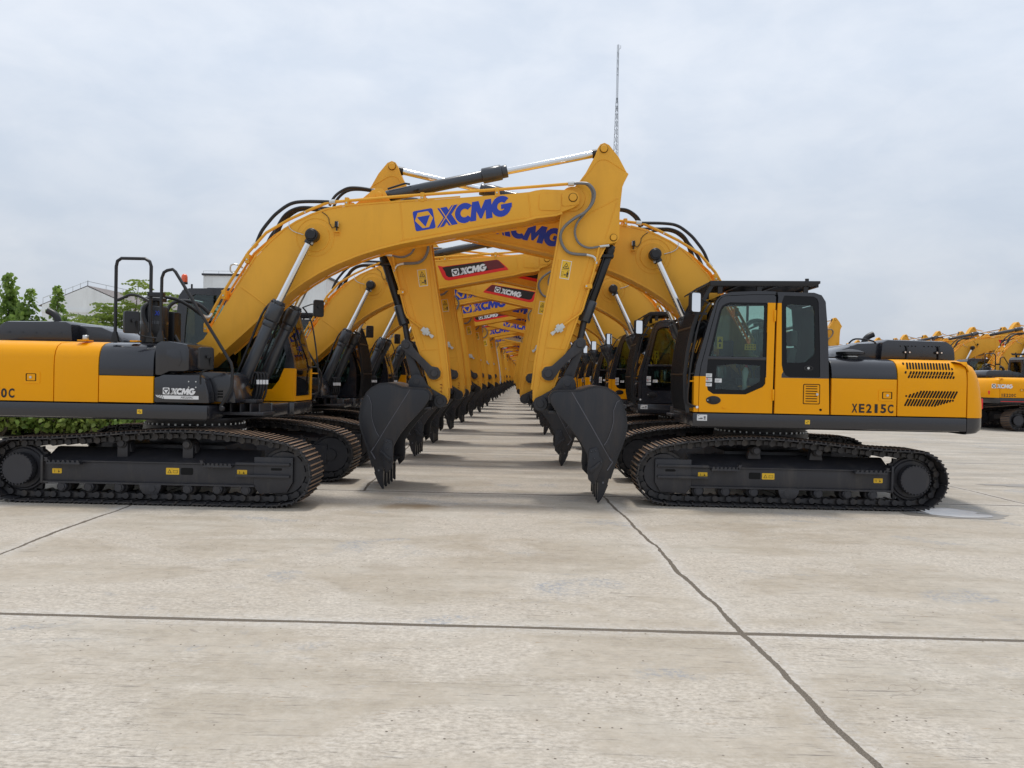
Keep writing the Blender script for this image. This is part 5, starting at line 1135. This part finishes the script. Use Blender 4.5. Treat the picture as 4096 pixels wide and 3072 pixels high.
# ------------------------------------------------------------------ trees and bushes
def leaf_mat(name, a, c, tr=.35):
    m = bpy.data.materials.new(name); m.use_nodes = True; t = m.node_tree; b = t.nodes['Principled BSDF']
    tcn = t.nodes.new('ShaderNodeTexCoord'); nz = t.nodes.new('ShaderNodeTexNoise'); nz.inputs['Scale'].default_value = 2.3; nz.inputs['Detail'].default_value = 8; nz.inputs['Roughness'].default_value = .8; t.links.new(tcn.outputs['Object'], nz.inputs['Vector'])
    r_ = t.nodes.new('ShaderNodeValToRGB'); r_.color_ramp.elements[0].position = .36; r_.color_ramp.elements[1].position = .64; r_.color_ramp.elements[0].color = (*a, 1); r_.color_ramp.elements[1].color = (*c, 1)
    t.links.new(nz.outputs['Fac'], r_.inputs['Fac']); t.links.new(r_.outputs[0], b.inputs['Base Color']); b.inputs['Roughness'].default_value = .5
    tl = t.nodes.new('ShaderNodeBsdfTranslucent'); t.links.new(r_.outputs[0], tl.inputs[0]); mx = t.nodes.new('ShaderNodeMixShader'); mx.inputs[0].default_value = tr
    o = t.nodes['Material Output']; t.links.new(b.outputs[0], mx.inputs[1]); t.links.new(tl.outputs[0], mx.inputs[2]); t.links.new(mx.outputs[0], o.inputs['Surface']); MATS[name] = m
leaf_mat('poplar_leaf', (.11, .20, .04), (.30, .42, .09), .5); leaf_mat('ash_leaf', (.12, .19, .035), (.34, .42, .10), .45); leaf_mat('tree_leaf', (.03, .06, .012), (.08, .12, .03))
mat('bark', (.12, .095, .07), .9, noise=.3)
def plant(name, x, y, h, rad, stems, leaf, leafsize, nleaf, seed, label, group=None, pinnate=False, cat='bush'):
    rnd = random.Random(seed); root = bpy.data.objects.new(name, None); COL.objects.link(root); root.location = (x, y, 0); tag(root, label, cat, group)
    tr = MB(); lf = MB(); tips = []
    for s_ in range(stems):
        a = rnd.uniform(0, 6.28); rr = rad * math.sqrt(rnd.random()); hx = h * (1 - .35 * (rr / rad) ** 2) * rnd.uniform(.72, 1.0); 
        if s_ == 0: rr *= .2; hx = h
        bx_, by_ = .25 * rr * math.cos(a), .25 * rr * math.sin(a); tx, ty = rr * math.cos(a), rr * math.sin(a)
        pts = [Vector((bx_ + (tx - bx_) * (u ** .8) + rnd.uniform(-.06, .06), by_ + (ty - by_) * (u ** .8) + rnd.uniform(-.06, .06), hx * u)) for u in (0, .2, .4, .6, .8, 1)]
        tr.tube(pts, .03, 'bark', 5, rs=[.045, .038, .03, .022, .014, .005])
        for q in range(nleaf // stems):
            u = rnd.uniform(.10, 1.0) ** .75; k = min(int(u * 5), 4); p_ = pts[k].lerp(pts[k + 1], u * 5 - k)
            spread = (.55 if u < .7 else .55 - (u - .7) * 1.35) * (rad / 1.3) ** .5
            ang = rnd.uniform(0, 6.28); d_ = Vector((math.cos(ang), math.sin(ang), rnd.uniform(-.35, .5))).normalized(); p_ = p_ + d_ * spread * rnd.random() ** .6
            ls = leafsize * rnd.uniform(.6, 1.25)
            if pinnate:
                sd = d_.cross(Vector((0, 0, 1))).normalized(); dn = Vector((0, 0, -1))
                for j in range(4):
                    c0 = p_ + d_ * ls * .55 * j + dn * .05 * j * j * ls
                    for sg in (-1, 1):
                        e1 = c0 + sd * sg * ls * .85 + d_ * ls * .25 + dn * ls * .25; wv_ = (d_ * .45 + Vector((0, 0, .8))) * ls * .20
                        lf.add([c0, c0.lerp(e1, .5) + wv_, e1, c0.lerp(e1, .5) - wv_], [(0, 1, 2, 3)], leaf)
            else:
                nrm_ = Vector((rnd.gauss(0, 1), rnd.gauss(0, 1), rnd.gauss(.3, .8))).normalized(); e1 = nrm_.orthogonal().normalized(); e1 = (e1 + Vector((0, 0, -.6))).normalized(); e2 = nrm_.cross(e1).normalized()
                lf.add([p_, p_ + e1 * ls * .35 + e2 * ls * .5, p_ + e1 * ls * .75 + e2 * ls * .33, p_ + e1 * ls * 1.15, p_ + e1 * ls * .75 - e2 * ls * .33, p_ + e1 * ls * .35 - e2 * ls * .5], [(0, 1, 2, 3, 4, 5)], leaf)
    tr.build('stem', root); 
    me = bpy.data.meshes.new('leaves'); me.from_pydata([tuple(v) for v in lf.v], [], lf.f); me.materials.append(MATS[leaf]); o = bpy.data.objects.new('leaves', me); COL.objects.link(o); o.parent = root
    return root
plant('poplar_tree', -14.1, 21.3, 4.15, .8, 6, 'poplar_leaf', .12, 3800, 1, 'tallest poplar at the left edge with round green leaves', cat='tree')
plant('poplar_tree', -13.3, 21.0, 3.75, .65, 6, 'poplar_leaf', .11, 3000, 2, 'middle poplar of the left edge clump, upright shoots against the sky', cat='tree')
plant('poplar_tree', -12.65, 21.2, 3.85, .6, 5, 'poplar_leaf', .11, 2600, 3, 'poplar shoot just left of the white gable', cat='tree')
plant('poplar_tree', -12.15, 20.8, 3.05, .65, 5, 'poplar_leaf', .105, 2200, 4, 'short poplar below the gable eave, beside the bent exhaust pipe', cat='tree')
for k, (x, y, h, lb) in enumerate(((-13.75, 20.2, 3.15, 'broad green bush filling the foot of the left edge poplars'), (-12.95, 20.1, 2.95, 'broad green bush between the poplars and the bent exhaust pipe'), (-12.4, 20.3, 2.75, 'small green bush directly behind the bent exhaust pipe'))):
    plant('broad_bush', x, y, h, .8, 9, 'poplar_leaf', .11, 3600, 80 + k, lb, 'broad bushes behind the left excavator')
bl = ['feathery ash bush in front of the white gable wall', 'feathery ash bush left of the tall black handrail', 'feathery ash bush seen between the bars of the tall handrail', 'feathery ash bush behind the black air cleaner', 'feathery ash bush in the cab window gap beside the boom']
for k, (x, y, h) in enumerate(((-11.75, 20.6, 3.1), (-11.0, 20.4, 3.35), (-10.2, 20.6, 4.0), (-9.4, 20.8, 3.7), (-8.7, 21.3, 3.5))):
    plant('ash_bush', x, y, h, .85, 9, 'ash_leaf', .16, 1500, 20 + k, bl[k], 'feathery bushes behind the left excavator', True)
gl = ['low leafy shrub under the rear of the left deck', 'low leafy shrub second from the left edge, under the black deck', 'low leafy shrub in the middle of the gap under the deck', 'low leafy shrub fourth along under the deck', 'low leafy shrub at the right end of the gap under the deck', 'dark low shrub farther back below the deck']
for k, (x, y) in enumerate(((-13.9, 19.4), (-12.8, 19.2), (-11.7, 19.4), (-10.7, 19.3), (-9.8, 19.6), (-12.2, 20.2))):
    plant('low_shrub', x, y, 1.5, .95, 12, 'ash_leaf' if k % 2 else 'poplar_leaf', .11, 2300, 40 + k, gl[k], 'low shrubs seen under the left deck')
for k, (x, y, h) in enumerate(((-2.2, 172, 5), (.6, 174, 5.5), (3.5, 173, 4.6))):
    plant('round_tree', x, y, h, 1.9, 9, 'tree_leaf', .35, 2200, 60 + k, ['dark green tree left of the end of the lane', 'dark green tree closing the end of the lane', 'dark green tree right of the end of the lane'][k], 'trees at the far end of the lane', cat='tree')

print('objects', len(bpy.data.objects))
